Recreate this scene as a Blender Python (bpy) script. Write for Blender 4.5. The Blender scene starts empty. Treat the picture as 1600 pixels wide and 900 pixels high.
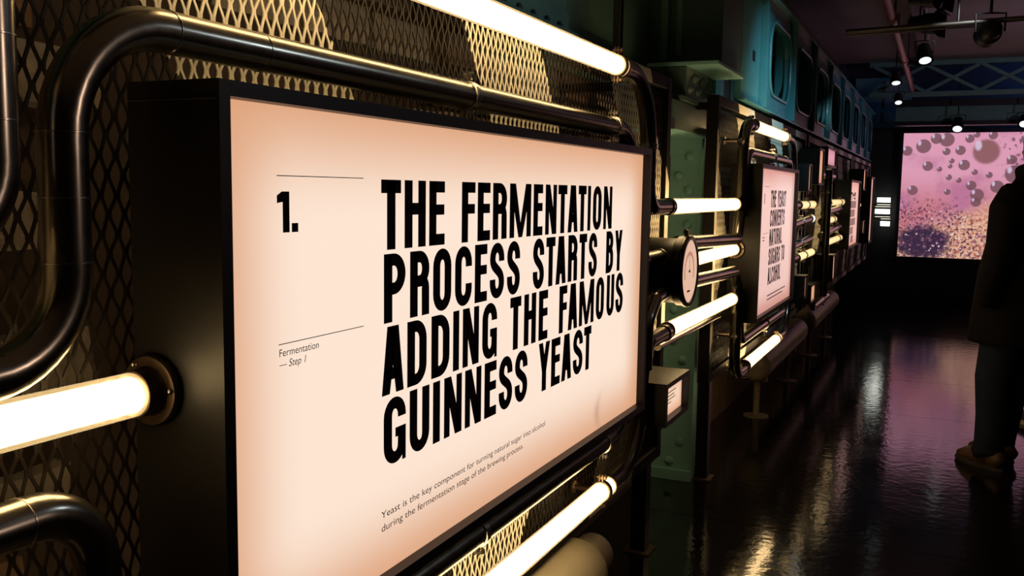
import bpy, bmesh, math, random
from mathutils import Vector, Matrix
random.seed(7)
S = bpy.context.scene
COL = S.collection
PI = math.pi
R = math.radians

# ------------------------------------------------------------------ camera
CAM_H = 1.40
yaw, pitch, roll = R(24.878), R(6.040), R(0.841)
fw = Vector((-math.sin(yaw) * math.cos(pitch), math.cos(yaw) * math.cos(pitch), -math.sin(pitch)))
rt = Vector((math.cos(yaw), math.sin(yaw), 0))
up = rt.cross(fw)
rt2 = math.cos(roll) * rt + math.sin(roll) * up
up2 = -math.sin(roll) * rt + math.cos(roll) * up
cd = bpy.data.cameras.new('camera')
cam = bpy.data.objects.new('camera', cd)
COL.objects.link(cam)
cd.sensor_fit = 'HORIZONTAL'
cd.sensor_width = 36.0
cd.lens = 1441.4 / 1600 * 36.0
cd.clip_start = 0.02
m3 = Matrix((rt2, up2, -fw)).transposed()
cam.matrix_world = Matrix.Translation((0, 0, CAM_H)) @ m3.to_4x4()
S.camera = cam

# ------------------------------------------------------------------ view, world
S.view_settings.view_transform = 'Standard'
S.view_settings.look = 'None'
S.view_settings.exposure = 0.0
S.view_settings.gamma = 1.0
S.view_settings.use_curve_mapping = False
W = bpy.data.worlds.new('world')
S.world = W
W.use_nodes = True
W.node_tree.nodes['Background'].inputs[0].default_value = (0.35, 0.45, 0.6, 1)
W.node_tree.nodes['Background'].inputs[1].default_value = 0.0015
S.cycles.max_bounces = 8
S.cycles.transparent_max_bounces = 12
S.cycles.caustics_reflective = False
S.cycles.sample_clamp_indirect = 4.0


# ------------------------------------------------------------------ lamps of the room, all out of view, some added
def spot(name, loc, aim, power, color, angle, blend=0.5, radius=0.05):
    d = bpy.data.lights.new(name, 'SPOT')
    d.energy = power
    d.color = color
    d.spot_size = R(angle)
    d.spot_blend = blend
    d.shadow_soft_size = radius
    o = bpy.data.objects.new(name, d)
    COL.objects.link(o)
    o.location = loc
    o.rotation_euler = (Vector(aim) - Vector(loc)).to_track_quat('-Z', 'Y').to_euler()
    return o


WARMW = (1.0, 0.66, 0.45)
COOLW = (0.72, 0.88, 1.0)
spot('unseen_spot_lamp', (1.2, 3.6, 2.85), (-0.95, 5.4, 1.60), 270, (0.50, 0.86, 1.0), 32, 1.0, 0.04)
spot('unseen_spot_lamp', (1.0, 2.2, 2.9), (-1.1, 2.5, 2.35), 20, (0.60, 0.86, 0.95), 36, 0.9, 0.05)
spot('unseen_spot_lamp', (2.6, 2.5, 1.95), (-0.9, 1.0, 1.35), 24, (1.0, 0.70, 0.55), 46, 0.7, 0.22)  # added unseen at wall height, for pipe highlights from a lit panel opposite
spot('unseen_spot_lamp', (1.7, 4.2, 2.9), (-0.9, 1.1, 1.4), 18, COOLW, 46, 0.7, 0.04)
spot('unseen_spot_lamp', (0.4, 6.2, 2.85), (-1.0, 8.4, 1.62), 70, (0.92, 0.96, 1.0), 18, 0.6, 0.04)
spot('unseen_spot_lamp', (2.6, 8.4, 2.2), (1.2, 9.6, 3.0), 75, (0.80, 0.58, 0.82), 110, 0.9, 0.2)  # added unseen below the ceiling, aimed up to brighten it
spot('stage_lamp_blue', (1.5, 12.45, 2.72), (1.0, 13.4, 2.95), 30, (0.10, 0.28, 1.0), 130, 0.8, 0.1)


# ------------------------------------------------------------------ materials
def new_mat(name):
    m = bpy.data.materials.new(name)
    m.use_nodes = True
    nt = m.node_tree
    return m, nt, nt.nodes['Principled BSDF']


def mat(name, col, rough=0.5, metal=0.0, var=0.0, scale=20.0, bump=0.0, bscale=60.0, rvar=0.0, coat=0.0, spec=0.5):
    m, nt, b = new_mat(name)
    b.inputs['Base Color'].default_value = (*col, 1)
    b.inputs['Roughness'].default_value = rough
    b.inputs['Metallic'].default_value = metal
    b.inputs['Specular IOR Level'].default_value = spec
    if coat:
        b.inputs['Coat Weight'].default_value = coat
        b.inputs['Coat Roughness'].default_value = 0.15
    if var or bump or rvar:
        tc = nt.nodes.new('ShaderNodeTexCoord')
        n = nt.nodes.new('ShaderNodeTexNoise')
        n.inputs['Scale'].default_value = scale
        n.inputs['Detail'].default_value = 6
        nt.links.new(tc.outputs['Object'], n.inputs['Vector'])
        if var:
            r = nt.nodes.new('ShaderNodeMixRGB')
            r.inputs[1].default_value = (*[c * (1 - var) for c in col], 1)
            r.inputs[2].default_value = (*[min(1, c * (1 + var)) for c in col], 1)
            nt.links.new(n.outputs['Fac'], r.inputs[0])
            nt.links.new(r.outputs[0], b.inputs['Base Color'])
        if rvar:
            mr = nt.nodes.new('ShaderNodeMapRange')
            mr.inputs[3].default_value = max(0.02, rough - rvar)
            mr.inputs[4].default_value = rough + rvar
            nt.links.new(n.outputs['Fac'], mr.inputs[0])
            nt.links.new(mr.outputs[0], b.inputs['Roughness'])
        if bump:
            n2 = nt.nodes.new('ShaderNodeTexNoise')
            n2.inputs['Scale'].default_value = bscale
            n2.inputs['Detail'].default_value = 5
            nt.links.new(tc.outputs['Object'], n2.inputs['Vector'])
            bp = nt.nodes.new('ShaderNodeBump')
            bp.inputs['Strength'].default_value = bump
            bp.inputs['Distance'].default_value = 0.01
            nt.links.new(n2.outputs['Fac'], bp.inputs['Height'])
            nt.links.new(bp.outputs['Normal'], b.inputs['Normal'])
    return m


def math_node(nt, op, a, b=None, c=None):
    n = nt.nodes.new('ShaderNodeMath')
    n.operation = op
    for i, v in enumerate((a, b, c)):
        if v is None:
            continue
        if isinstance(v, (int, float)):
            n.inputs[i].default_value = v
        else:
            nt.links.new(v, n.inputs[i])
    return n.outputs[0]


def mix_col(nt, fac, a, b):
    n = nt.nodes.new('ShaderNodeMixRGB')
    for i, v in ((0, fac), (1, a), (2, b)):
        if isinstance(v, (int, float)):
            n.inputs[i].default_value = v
        elif isinstance(v, tuple):
            n.inputs[i].default_value = (*v, 1)
        else:
            nt.links.new(v, n.inputs[i])
    return n.outputs[0]


def chevron_mat(name, dark, pale, rough, front_only=False):
    """dark steel with wide cream chevron stripes painted over it, pointing along the wall"""
    m, nt, b = new_mat(name)
    g = nt.nodes.new('ShaderNodeNewGeometry')
    sp = nt.nodes.new('ShaderNodeSeparateXYZ')
    nt.links.new(g.outputs['Position'], sp.inputs[0])
    z = math_node(nt, 'ABSOLUTE', math_node(nt, 'SUBTRACT', sp.outputs[2], 1.186))
    s = math_node(nt, 'ADD', sp.outputs[1], math_node(nt, 'MULTIPLY', z, 0.72))
    s = math_node(nt, 'DIVIDE', math_node(nt, 'SUBTRACT', s, 1.1616 - 10 * 0.9108), 0.9108)
    s = math_node(nt, 'FRACT', s)
    k = math_node(nt, 'LESS_THAN', s, 0.435)
    if front_only:        # on posts and rails only the room side is painted
        sn = nt.nodes.new('ShaderNodeSeparateXYZ')
        nt.links.new(g.outputs['True Normal'], sn.inputs[0])
        k = math_node(nt, 'MULTIPLY', k, math_node(nt, 'GREATER_THAN', sn.outputs[0], 0.5))
    n = nt.nodes.new('ShaderNodeTexNoise')
    n.inputs['Scale'].default_value = 30
    nt.links.new(g.outputs['Position'], n.inputs['Vector'])
    p2 = mix_col(nt, n.outputs['Fac'], tuple(c * 0.85 for c in pale), pale)
    nt.links.new(mix_col(nt, k, dark, p2), b.inputs['Base Color'])
    b.inputs['Roughness'].default_value = rough
    b.inputs['Specular IOR Level'].default_value = 0.12
    return m


def emit_mat(name, col, strength):
    m, nt, b = new_mat(name)
    nt.nodes.remove(b)
    e = nt.nodes.new('ShaderNodeEmission')
    e.inputs[0].default_value = (*col, 1)
    e.inputs[1].default_value = strength
    nt.links.new(e.outputs[0], nt.nodes['Material Output'].inputs[0])
    return m


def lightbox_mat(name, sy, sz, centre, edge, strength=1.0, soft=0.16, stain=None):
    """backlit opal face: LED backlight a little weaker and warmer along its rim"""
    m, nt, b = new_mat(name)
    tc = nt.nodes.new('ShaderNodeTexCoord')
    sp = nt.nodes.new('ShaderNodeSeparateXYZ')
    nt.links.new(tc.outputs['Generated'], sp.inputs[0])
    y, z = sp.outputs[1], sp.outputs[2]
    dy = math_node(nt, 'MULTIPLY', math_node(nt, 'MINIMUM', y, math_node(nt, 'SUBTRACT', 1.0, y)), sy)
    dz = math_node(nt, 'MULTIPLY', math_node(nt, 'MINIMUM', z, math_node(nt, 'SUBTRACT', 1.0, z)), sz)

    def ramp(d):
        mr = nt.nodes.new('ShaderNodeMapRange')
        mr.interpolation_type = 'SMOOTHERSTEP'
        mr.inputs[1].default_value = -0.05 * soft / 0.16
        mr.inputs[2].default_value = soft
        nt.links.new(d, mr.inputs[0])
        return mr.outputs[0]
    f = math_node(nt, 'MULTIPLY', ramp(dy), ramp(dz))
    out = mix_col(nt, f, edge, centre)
    if stain:             # a curved grey scuff low on the face
        g = nt.nodes.new('ShaderNodeNewGeometry')
        s2 = nt.nodes.new('ShaderNodeSeparateXYZ')
        nt.links.new(g.outputs['Position'], s2.inputs[0])
        dz2 = math_node(nt, 'SUBTRACT', s2.outputs[2], stain[1])
        off = math_node(nt, 'SUBTRACT', math_node(nt, 'SUBTRACT', s2.outputs[1], stain[0]), math_node(nt, 'MULTIPLY', math_node(nt, 'MULTIPLY', dz2, dz2), 12.0))
        a = math_node(nt, 'EXPONENT', math_node(nt, 'MULTIPLY', math_node(nt, 'MULTIPLY', off, off), -3000.0))
        c = math_node(nt, 'EXPONENT', math_node(nt, 'MULTIPLY', math_node(nt, 'MULTIPLY', dz2, dz2), -700.0))
        out = mix_col(nt, math_node(nt, 'MULTIPLY', math_node(nt, 'MULTIPLY', a, c), 0.38), out, (0.30, 0.18, 0.13))
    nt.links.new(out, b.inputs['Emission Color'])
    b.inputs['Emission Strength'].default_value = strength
    b.inputs['Base Color'].default_value = (0.25, 0.22, 0.2, 1)
    b.inputs['Roughness'].default_value = 0.35
    return m


M = {}
M['black'] = mat('black_powder_coat', (0.0065, 0.0058, 0.0055), 0.40, var=0.2, scale=300, bump=0.04, bscale=900, spec=0.35)
M['black_gloss'] = mat('black_frame_paint', (0.007, 0.006, 0.008), 0.3, spec=0.35)
M['pipe'] = mat('gunmetal_pipe', (0.36, 0.33, 0.28), 0.23, metal=1.0, rvar=0.06, scale=40)
M['steel'] = mat('bright_steel', (0.62, 0.58, 0.52), 0.24, metal=1.0)
M['bronze'] = mat('dark_bronze', (0.30, 0.22, 0.15), 0.32, metal=1.0, rvar=0.1, scale=60)
M['mesh'] = chevron_mat('chevron_painted_mesh', (0.010, 0.007, 0.005), (0.80, 0.74, 0.62), 0.6)
M['frame'] = chevron_mat('chevron_painted_frame', (0.005, 0.004, 0.0035), (0.78, 0.72, 0.62), 0.5, True)
M['rust'] = mat('rusty_plate', (0.05, 0.022, 0.014), 0.7)
M['teal'] = mat('teal_gloss_paint', (0.135, 0.29, 0.245), 0.32, var=0.25, scale=9, bump=0.25, bscale=35)
M['mint'] = mat('mint_green_gloss_paint', (0.27, 0.55, 0.53), 0.34, var=0.18, scale=9, bump=0.25, bscale=35)
M['slate'] = mat('slate_teal_paint', (0.075, 0.125, 0.12), 0.36, var=0.25, scale=9, bump=0.25, bscale=35)
M['teal_light'] = mat('teal_paint_girder', (0.07, 0.27, 0.31), 0.34, var=0.2, scale=9, bump=0.2, bscale=35)
M['brick'] = mat('old_grey_brick', (0.25, 0.215, 0.18), 0.85, var=0.7, scale=16, bump=0.9, bscale=40)
M['brick_b'] = mat('old_brown_brick', (0.15, 0.09, 0.055), 0.9, var=0.6, scale=18, bump=0.9, bscale=40)
M['mortar'] = mat('dark_mortar', (0.035, 0.026, 0.02), 0.95, var=0.4, scale=20, bump=0.6, bscale=50)
M['stone'] = mat('mottled_stone', (0.30, 0.19, 0.12), 0.8, var=0.75, scale=22, bump=0.5, bscale=30)
M['upper'] = mat('dark_upper_brick', (0.045, 0.028, 0.020), 0.9, var=0.5, scale=4, bump=0.5, bscale=20)
M['cream'] = mat('cream_pipe_paint', (0.42, 0.37, 0.27), 0.45, var=0.2, scale=7, bump=0.15, bscale=25)
M['ceiling'] = mat('grey_plaster', (0.30, 0.25, 0.26), 0.9, var=0.25, scale=2.5)
M['wall'] = mat('black_wall', (0.012, 0.012, 0.014), 0.7)
M['ink'] = mat('black_print', (0.022, 0.010, 0.016), 0.8, spec=0.05)
M['ink_grey'] = mat('grey_print', (0.10, 0.065, 0.055), 0.6)
M['ink_plum'] = mat('plum_print', (0.24, 0.085, 0.135), 0.8, spec=0.05)
M['red'] = mat('red_pipe_paint', (0.36, 0.06, 0.06), 0.4)
M['fixture'] = mat('black_fixture', (0.008, 0.008, 0.010), 0.5)
M['conduit'] = mat('galvanised_conduit', (0.20, 0.18, 0.16), 0.4, metal=1.0)
M['tube'] = emit_mat('warm_tube_glow', (1.0, 0.69, 0.32), 10.0)
M['tube_far'] = emit_mat('warm_tube_glow_far', (1.0, 0.72, 0.34), 2.6)
M['tube_white'] = emit_mat('white_tube_glow', (0.95, 1.0, 0.93), 4.0)
M['lens'] = emit_mat('lamp_lens', (0.9, 1.0, 1.0), 1.1)

# clear tube sleeve
m, nt, b = new_mat('clear_sleeve')
nt.nodes.remove(b)
tr = nt.nodes.new('ShaderNodeBsdfTransparent')
tr.inputs[0].default_value = (0.93, 0.91, 0.88, 1)
gl = nt.nodes.new('ShaderNodeBsdfGlossy')
gl.inputs['Roughness'].default_value = 0.05
fr = nt.nodes.new('ShaderNodeFresnel')
fr.inputs[0].default_value = 1.45
mx = nt.nodes.new('ShaderNodeMixShader')
nt.links.new(fr.outputs[0], mx.inputs[0])
nt.links.new(tr.outputs[0], mx.inputs[1])
nt.links.new(gl.outputs[0], mx.inputs[2])
nt.links.new(mx.outputs[0], nt.nodes['Material Output'].inputs[0])
tl = nt.nodes.new('ShaderNodeBsdfTranslucent')
tl.inputs[0].default_value = (0.9, 0.86, 0.8, 1)
m2 = nt.nodes.new('ShaderNodeMixShader')
m2.inputs[0].default_value = 0.10
nt.links.new(mx.outputs[0], m2.inputs[1])
nt.links.new(tl.outputs[0], m2.inputs[2])
nt.links.new(m2.outputs[0], nt.nodes['Material Output'].inputs[0])
M['sleeve'] = m

# glossy black floor
m, nt, b = new_mat('black_lacquer_floor')
b.inputs['Base Color'].default_value = (0.006, 0.005, 0.005, 1)
b.inputs['Specular IOR Level'].default_value = 0.75
tc = nt.nodes.new('ShaderNodeTexCoord')
n1 = nt.nodes.new('ShaderNodeTexNoise')
n1.inputs['Scale'].default_value = 3.5
n1.inputs['Detail'].default_value = 8
nt.links.new(tc.outputs['Object'], n1.inputs['Vector'])
mr = nt.nodes.new('ShaderNodeMapRange')
mr.inputs[3].default_value = 0.06
mr.inputs[4].default_value = 0.15
nt.links.new(n1.outputs['Fac'], mr.inputs[0])
nt.links.new(mr.outputs[0], b.inputs['Roughness'])
n2 = nt.nodes.new('ShaderNodeTexNoise')
n2.inputs['Scale'].default_value = 22
n2.inputs['Detail'].default_value = 3
nt.links.new(tc.outputs['Object'], n2.inputs['Vector'])
bp = nt.nodes.new('ShaderNodeBump')
bp.inputs['Strength'].default_value = 0.10
bp.inputs['Distance'].default_value = 0.01
nt.links.new(n2.outputs['Fac'], bp.inputs['Height'])
nt.links.new(bp.outputs['Normal'], b.inputs['Normal'])
M['floor'] = m

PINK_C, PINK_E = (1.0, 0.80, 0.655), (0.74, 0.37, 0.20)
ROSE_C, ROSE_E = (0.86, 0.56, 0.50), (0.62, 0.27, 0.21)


# ------------------------------------------------------------------ object helpers
def wl(o):
    v = Vector((0, 0, 0))
    while o:
        v += o.location
        o = o.parent
    return v


def tag(o, label=None, cat=None, group=None, kind=None):
    if label:
        o['label'] = label
    if cat:
        o['category'] = cat
    if group:
        o['group'] = group
    if kind:
        o['kind'] = kind
    return o


def thing(name, loc, label, cat, group=None):
    o = bpy.data.objects.new(name, None)
    o.empty_display_size = 0.05
    COL.objects.link(o)
    o.location = loc
    return tag(o, label, cat, group)


class MB:
    def __init__(self):
        self.v, self.f = [], []

    def add(self, vs, fs):
        k = len(self.v)
        self.v += [tuple(p) for p in vs]
        self.f += [tuple(i + k for i in f) for f in fs]
        return self

    def box(self, x0, x1, y0, y1, z0, z1):
        vs = [(x, y, z) for x in (x0, x1) for y in (y0, y1) for z in (z0, z1)]
        return self.add(vs, [(0, 1, 3, 2), (4, 6, 7, 5), (0, 4, 5, 1), (2, 3, 7, 6), (0, 2, 6, 4), (1, 5, 7, 3)])

    def sweep(self, path, r, seg=20, caps=True, squash=1.0):
        pts = [Vector(p) for p in path]
        rs = r if isinstance(r, (list, tuple)) else [r] * len(pts)
        t0 = (pts[1] - pts[0]).normalized()
        ref = Vector((1, 0, 0)) if abs(t0.x) < 0.9 else Vector((0, 0, 1))
        nrm = (ref - ref.dot(t0) * t0).normalized()
        rings = []
        for i, p in enumerate(pts):
            if i == 0:
                t = t0
            elif i == len(pts) - 1:
                t = (pts[i] - pts[i - 1]).normalized()
            else:
                t = ((pts[i + 1] - pts[i]).normalized() + (pts[i] - pts[i - 1]).normalized()).normalized()
            nrm = (nrm - nrm.dot(t) * t).normalized()
            bn = t.cross(nrm)
            rings.append([p + rs[i] * (math.cos(a) * nrm + squash * math.sin(a) * bn) for a in [2 * PI * j / seg for j in range(seg)]])
        vs = [p for rg in rings for p in rg]
        fs = []
        for i in range(len(rings) - 1):
            for j in range(seg):
                a, b2 = i * seg + j, i * seg + (j + 1) % seg
                fs.append((a, b2, b2 + seg, a + seg))
        if caps:
            fs.append(tuple(range(seg))[::-1])
            fs.append(tuple(range((len(rings) - 1) * seg, len(rings) * seg)))
        return self.add(vs, fs)

    def cyl(self, p0, p1, r, seg=16, caps=True):
        return self.sweep([p0, p1], r, seg, caps)

    def lathe(self, origin, axis, prof, seg=32):
        """prof: list of (distance along axis, radius)"""
        o, a = Vector(origin), Vector(axis).normalized()
        pts = [o + a * d for d, _ in prof]
        ref = Vector((0, 0, 1)) if abs(a.z) < 0.9 else Vector((1, 0, 0))
        n = (ref - ref.dot(a) * a).normalized()
        bn = a.cross(n)
        vs = [p + max(r, 1e-5) * (math.cos(t) * n + math.sin(t) * bn) for p, (_, r) in zip(pts, prof) for t in [2 * PI * j / seg for j in range(seg)]]
        fs = []
        for i in range(len(prof) - 1):
            for j in range(seg):
                x, y = i * seg + j, i * seg + (j + 1) % seg
                fs.append((x, y, y + seg, x + seg))
        fs.append(tuple(range(seg))[::-1])
        fs.append(tuple(range((len(prof) - 1) * seg, len(prof) * seg)))
        return self.add(vs, fs)

    def prism(self, poly, fn, d):
        """poly of 2-D points, fn(u, v, w) -> 3-D, extruded w from 0 to d"""
        n = len(poly)
        vs = [fn(u, v, 0) for u, v in poly] + [fn(u, v, d) for u, v in poly]
        fs = [tuple(range(n))[::-1], tuple(range(n, 2 * n))] + [(i, (i + 1) % n, n + (i + 1) % n, n + i) for i in range(n)]
        return self.add(vs, fs)

    def dome(self, c, axis, r, h, seg=14):
        pr = [(-0.002, r)] + [(h * math.sin(t), r * math.cos(t)) for t in [PI / 2 * k / 5 for k in range(6)]]
        return self.lathe(c, axis, pr, seg)

    def build(self, name, material, parent=None, smooth=False, bevel=0.0, local=False, kind=None, label=None):
        me = bpy.data.meshes.new(name)
        off = Vector((0, 0, 0)) if (local or parent is None) else wl(parent)
        me.from_pydata([Vector(v) - off for v in self.v], [], self.f)
        bm = bmesh.new()
        bm.from_mesh(me)
        if not kind:
            bmesh.ops.recalc_face_normals(bm, faces=bm.faces)
        if bevel:
            bmesh.ops.bevel(bm, geom=bm.edges[:], offset=bevel, segments=2, profile=0.6, affect='EDGES', clamp_overlap=True)
        bm.to_mesh(me)
        bm.free()
        if smooth:
            for p in me.polygons:
                p.use_smooth = True
            if smooth != 'all':
                me.set_sharp_from_angle(angle=R(40))
        me.materials.append(material)
        o = bpy.data.objects.new(name, me)
        COL.objects.link(o)
        if parent:
            o.parent = parent
        if kind:
            o['kind'] = kind
        if label:
            o['label'] = label
        return o


def fillet(pts, r, n=10):
    """round the corners of a polyline; r is one radius or a list per inner corner"""
    P = [Vector(p) for p in pts]
    out = [P[0]]
    for i in range(1, len(P) - 1):
        rr = r[i - 1] if isinstance(r, (list, tuple)) else r
        a, c, b2 = P[i - 1], P[i], P[i + 1]
        d0, d1 = (a - c).normalized(), (b2 - c).normalized()
        ang = d0.angle(d1)
        t = rr / math.tan(ang / 2)
        cen = c + (d0 + d1).normalized() * (rr / math.sin(ang / 2))
        s, e = c + d0 * t - cen, c + d1 * t - cen
        tot = s.angle(e)
        ax = s.cross(e).normalized()
        for k in range(n + 1):
            out.append(cen + Matrix.Rotation(tot * k / n, 3, ax) @ s)
    out.append(P[-1])
    return out


# ------------------------------------------------------------------ the room
def room():
    fl = MB().box(-1.30, 4.4, -1.6, 13.5, -0.10, -0.012).build('floor', M['mortar'])
    tag(fl, kind='structure')
    xs = [-1.29 + 2.44 * i for i in range(4)]
    ys = [-2.258 + 1.227 * i for i in range(14)]
    for i in range(3):
        for j in range(13):
            x1 = min(xs[i + 1], 4.39)
            y0, y1 = max(-1.59, ys[j]), min(13.49, ys[j + 1])
            MB().box(xs[i] + 0.0015, x1 - 0.0015, y0 + 0.002, y1 - 0.002, -0.012, 0.0).build('floor_panel', M['floor'], fl)
    tag(MB().box(-1.30, 4.4, -1.6, 12.15, 3.0, 3.1).build('ceiling', M['ceiling']), kind='structure')
    tag(MB().box(-1.30, 4.4, 13.4, 13.55, -0.1, 3.6).build('wall_back', M['wall']), kind='structure')
    tag(MB().box(4.4, 4.5, -1.6, 13.5, -0.1, 3.6).build('wall_right', M['wall']), kind='structure')
    tag(MB().box(-1.30, 4.4, -1.7, -1.6, -0.1, 3.1).build('wall_front', M['wall']), kind='structure')
    tag(MB().box(-1.30, 4.4, 12.15, 13.55, 3.5, 3.6).build('trim_1', M['wall']), kind='structure')
    wall = MB().box(-1.42, -1.275, -1.6, 13.5, -0.1, 3.6).build('wall_left', M['upper'])
    tag(wall, kind='structure')
    # rough bricks behind the first mesh screen
    rng = random.Random(3)
    for i in range(16):
        z0 = 0.22 + i * 0.108
        off = (i % 2) * 0.15 + rng.uniform(-0.03, 0.03)
        y = 0.45 - off
        while y < 3.62:
            L = rng.uniform(0.25, 0.31)
            d = rng.uniform(0.03, 0.085)
            b_ = MB()
            vs, nx, nz = [], 5, 3
            x0 = -1.276
            for a in range(nx):
                for c in range(nz):
                    e = 0.012 if a in (0, nx - 1) or c in (0, nz - 1) else 0.0
                    vs.append((x0 + d - e - rng.uniform(0, 0.007), y + L * a / (nx - 1) + rng.uniform(-0.004, 0.004), z0 + 0.088 * c / (nz - 1) + rng.uniform(-0.004, 0.004)))
            fs = [(a * nz + c, (a + 1) * nz + c, (a + 1) * nz + c + 1, a * nz + c + 1) for a in range(nx - 1) for c in range(nz - 1)]
            rim = [a * nz for a in range(nx)] + [(nx - 1) * nz + c for c in range(1, nz)] + [a * nz + nz - 1 for a in range(nx - 2, -1, -1)] + [c for c in range(nz - 2, 0, -1)]
            k = len(vs)
            vs += [(x0, vs[q][1], vs[q][2]) for q in rim]
            fs += [(rim[q], k + q, k + (q + 1) % len(rim), rim[(q + 1) % len(rim)]) for q in range(len(rim))]
            b_.add(vs, fs)
            if 0.2 < y + L and not (0.97 < y + L / 2 < 2.1 and z0 < 1.66):
                b_.build('brick', M['brick'] if rng.random() < 0.62 else M['brick_b'], wall)
            y += L + rng.uniform(0.014, 0.03)


room()
t = thing('stone_plinth', (-1.24, 6.0, 0), 'mottled brown stone plinth along the wall foot past the column', 'plinth')
for k in range(9):
    y = 4.66 + k * 0.62
    MB().box(-1.274, -1.215 + 0.004 * (k % 3), y, y + 0.608, 0.0, 0.56).build('stone_block', M['stone'], t, bevel=0.006)

# ------------------------------------------------------------------ mesh screens on the wall
FX = -0.88         # front plane of the screens


def mesh_screen(y0, y1, z0, z1, label, pitch=1.0, ym=None, legs=()):
    t = thing('mesh_screen', (FX, (y0 + y1) / 2, 0), label, 'screen')
    for y in (y0, y1 - 0.045):
        MB().box(FX - 0.050, FX, y, y + 0.045, z0, z1).build('post', M['frame'], t, bevel=0.002)
    for z in (z0, z1 - 0.042):
        MB().box(FX - 0.048, FX - 0.001, y0 + 0.045, y1 - 0.045, z, z + 0.042).build('rail', M['frame'], t, bevel=0.002)
    for y in legs:
        g = MB().box(-1.036, -0.978, y - 0.03, y + 0.03, 0.006, z1 - 0.10).build('back_post', M['black'], t)
        MB().box(-1.06, -0.955, y - 0.055, y + 0.055, 0.0, 0.006).build('foot_plate', M['rust'], g)
        for z in (z0 + 0.05, z1 - 0.16):
            MB().box(-0.98, FX - 0.045, y - 0.28, y + 0.02, z, z + 0.04).build('strut', M['black'], g)
    for y in (y0 + 0.10, y1 - 0.12):
        MB().box(-1.275, FX - 0.045, y, y + 0.03, z1 - 0.05, z1 - 0.02).build('wall_strut', M['frame'], t)
    p, q = 0.0238 * pitch, 0.0468 * pitch
    w, th = 0.0022 * pitch, 0.0010
    a = p / 4 - w * 0.92
    b_ = MB()
    ya = (ym if ym is not None else y0 + 0.045)
    n = int((y1 - 0.045 - ya) / (p / 2))
    za, zb = z0 + 0.045, z1 - 0.045
    for j in range(n):
        yc = ya + (j + 0.5) * p / 2
        sgn = 1 if j % 2 else -1
        path = []
        k = 0
        z = za
        while z < zb:
            s = sgn * (1 if k % 2 == 0 else -1)
            xo = FX - 0.016 + 0.0008 * s * sgn
            path.append((xo, yc + a * s, z))
            z2 = z + q * 0.13
            if z2 < zb:
                path.append((xo - 0.0004 * sgn, yc + a * s, z2))
            z += q / 2
            k += 1
        base = len(b_.v)
        for (x, y, z) in path:
            b_.v += [(x + th, y - w, z), (x + th, y + w, z), (x - th, y + w, z), (x - th, y - w, z)]
        for i in range(len(path) - 1):
            o0, o1 = base + 4 * i, base + 4 * (i + 1)
            for e in range(4):
                b_.f.append((o0 + e, o0 + (e + 1) % 4, o1 + (e + 1) % 4, o1 + e))
    b_.build('expanded_mesh', M['mesh'], t, kind='stuff')
    return t


mesh_screen(0.264, 3.203, 0.45, 1.797, 'tall expanded metal screen with cream chevrons behind the biggest lit text panel', ym=0.40, legs=(3.40,))
mesh_screen(3.94, 6.70, 0.575, 1.8136, 'second mesh screen along the wall, just past the riveted teal column', 1.3, legs=(4.435,))
mesh_screen(6.81, 10.25, 0.575, 1.8136, 'third mesh screen along the wall, behind the far narrow lit panel', 2.0)
mesh_screen(10.35, 12.9, 0.575, 1.8136, 'fourth mesh screen, last before the end wall', 3.0)

# ------------------------------------------------------------------ lettering
CAP = 0.1045


def stroke(path, st, bar):
    """ribbon along a 2-D centre line, stems st wide and level strokes bar wide"""
    P = [Vector(p) for p in path]
    L, Rr = [], []
    n = len(P)
    for i in range(n):
        d = (P[min(i + 1, n - 1)] - P[max(i - 1, 0)])
        d.normalize()
        nx, ny = -d.y, d.x
        h = 0.5 * math.sqrt((st * nx) ** 2 + (bar * ny) ** 2)
        L.append((P[i].x + nx * h, P[i].y + ny * h))
        Rr.append((P[i].x - nx * h, P[i].y - ny * h))
    return [[Rr[i], Rr[i + 1], L[i + 1], L[i]] for i in range(n - 1)]


def arc(cx, cy, rx, ry, a0, a1, n=12):
    return [(cx + rx * math.cos(R(a0 + (a1 - a0) * k / n)), cy + ry * math.sin(R(a0 + (a1 - a0) * k / n))) for k in range(n + 1)]


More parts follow.
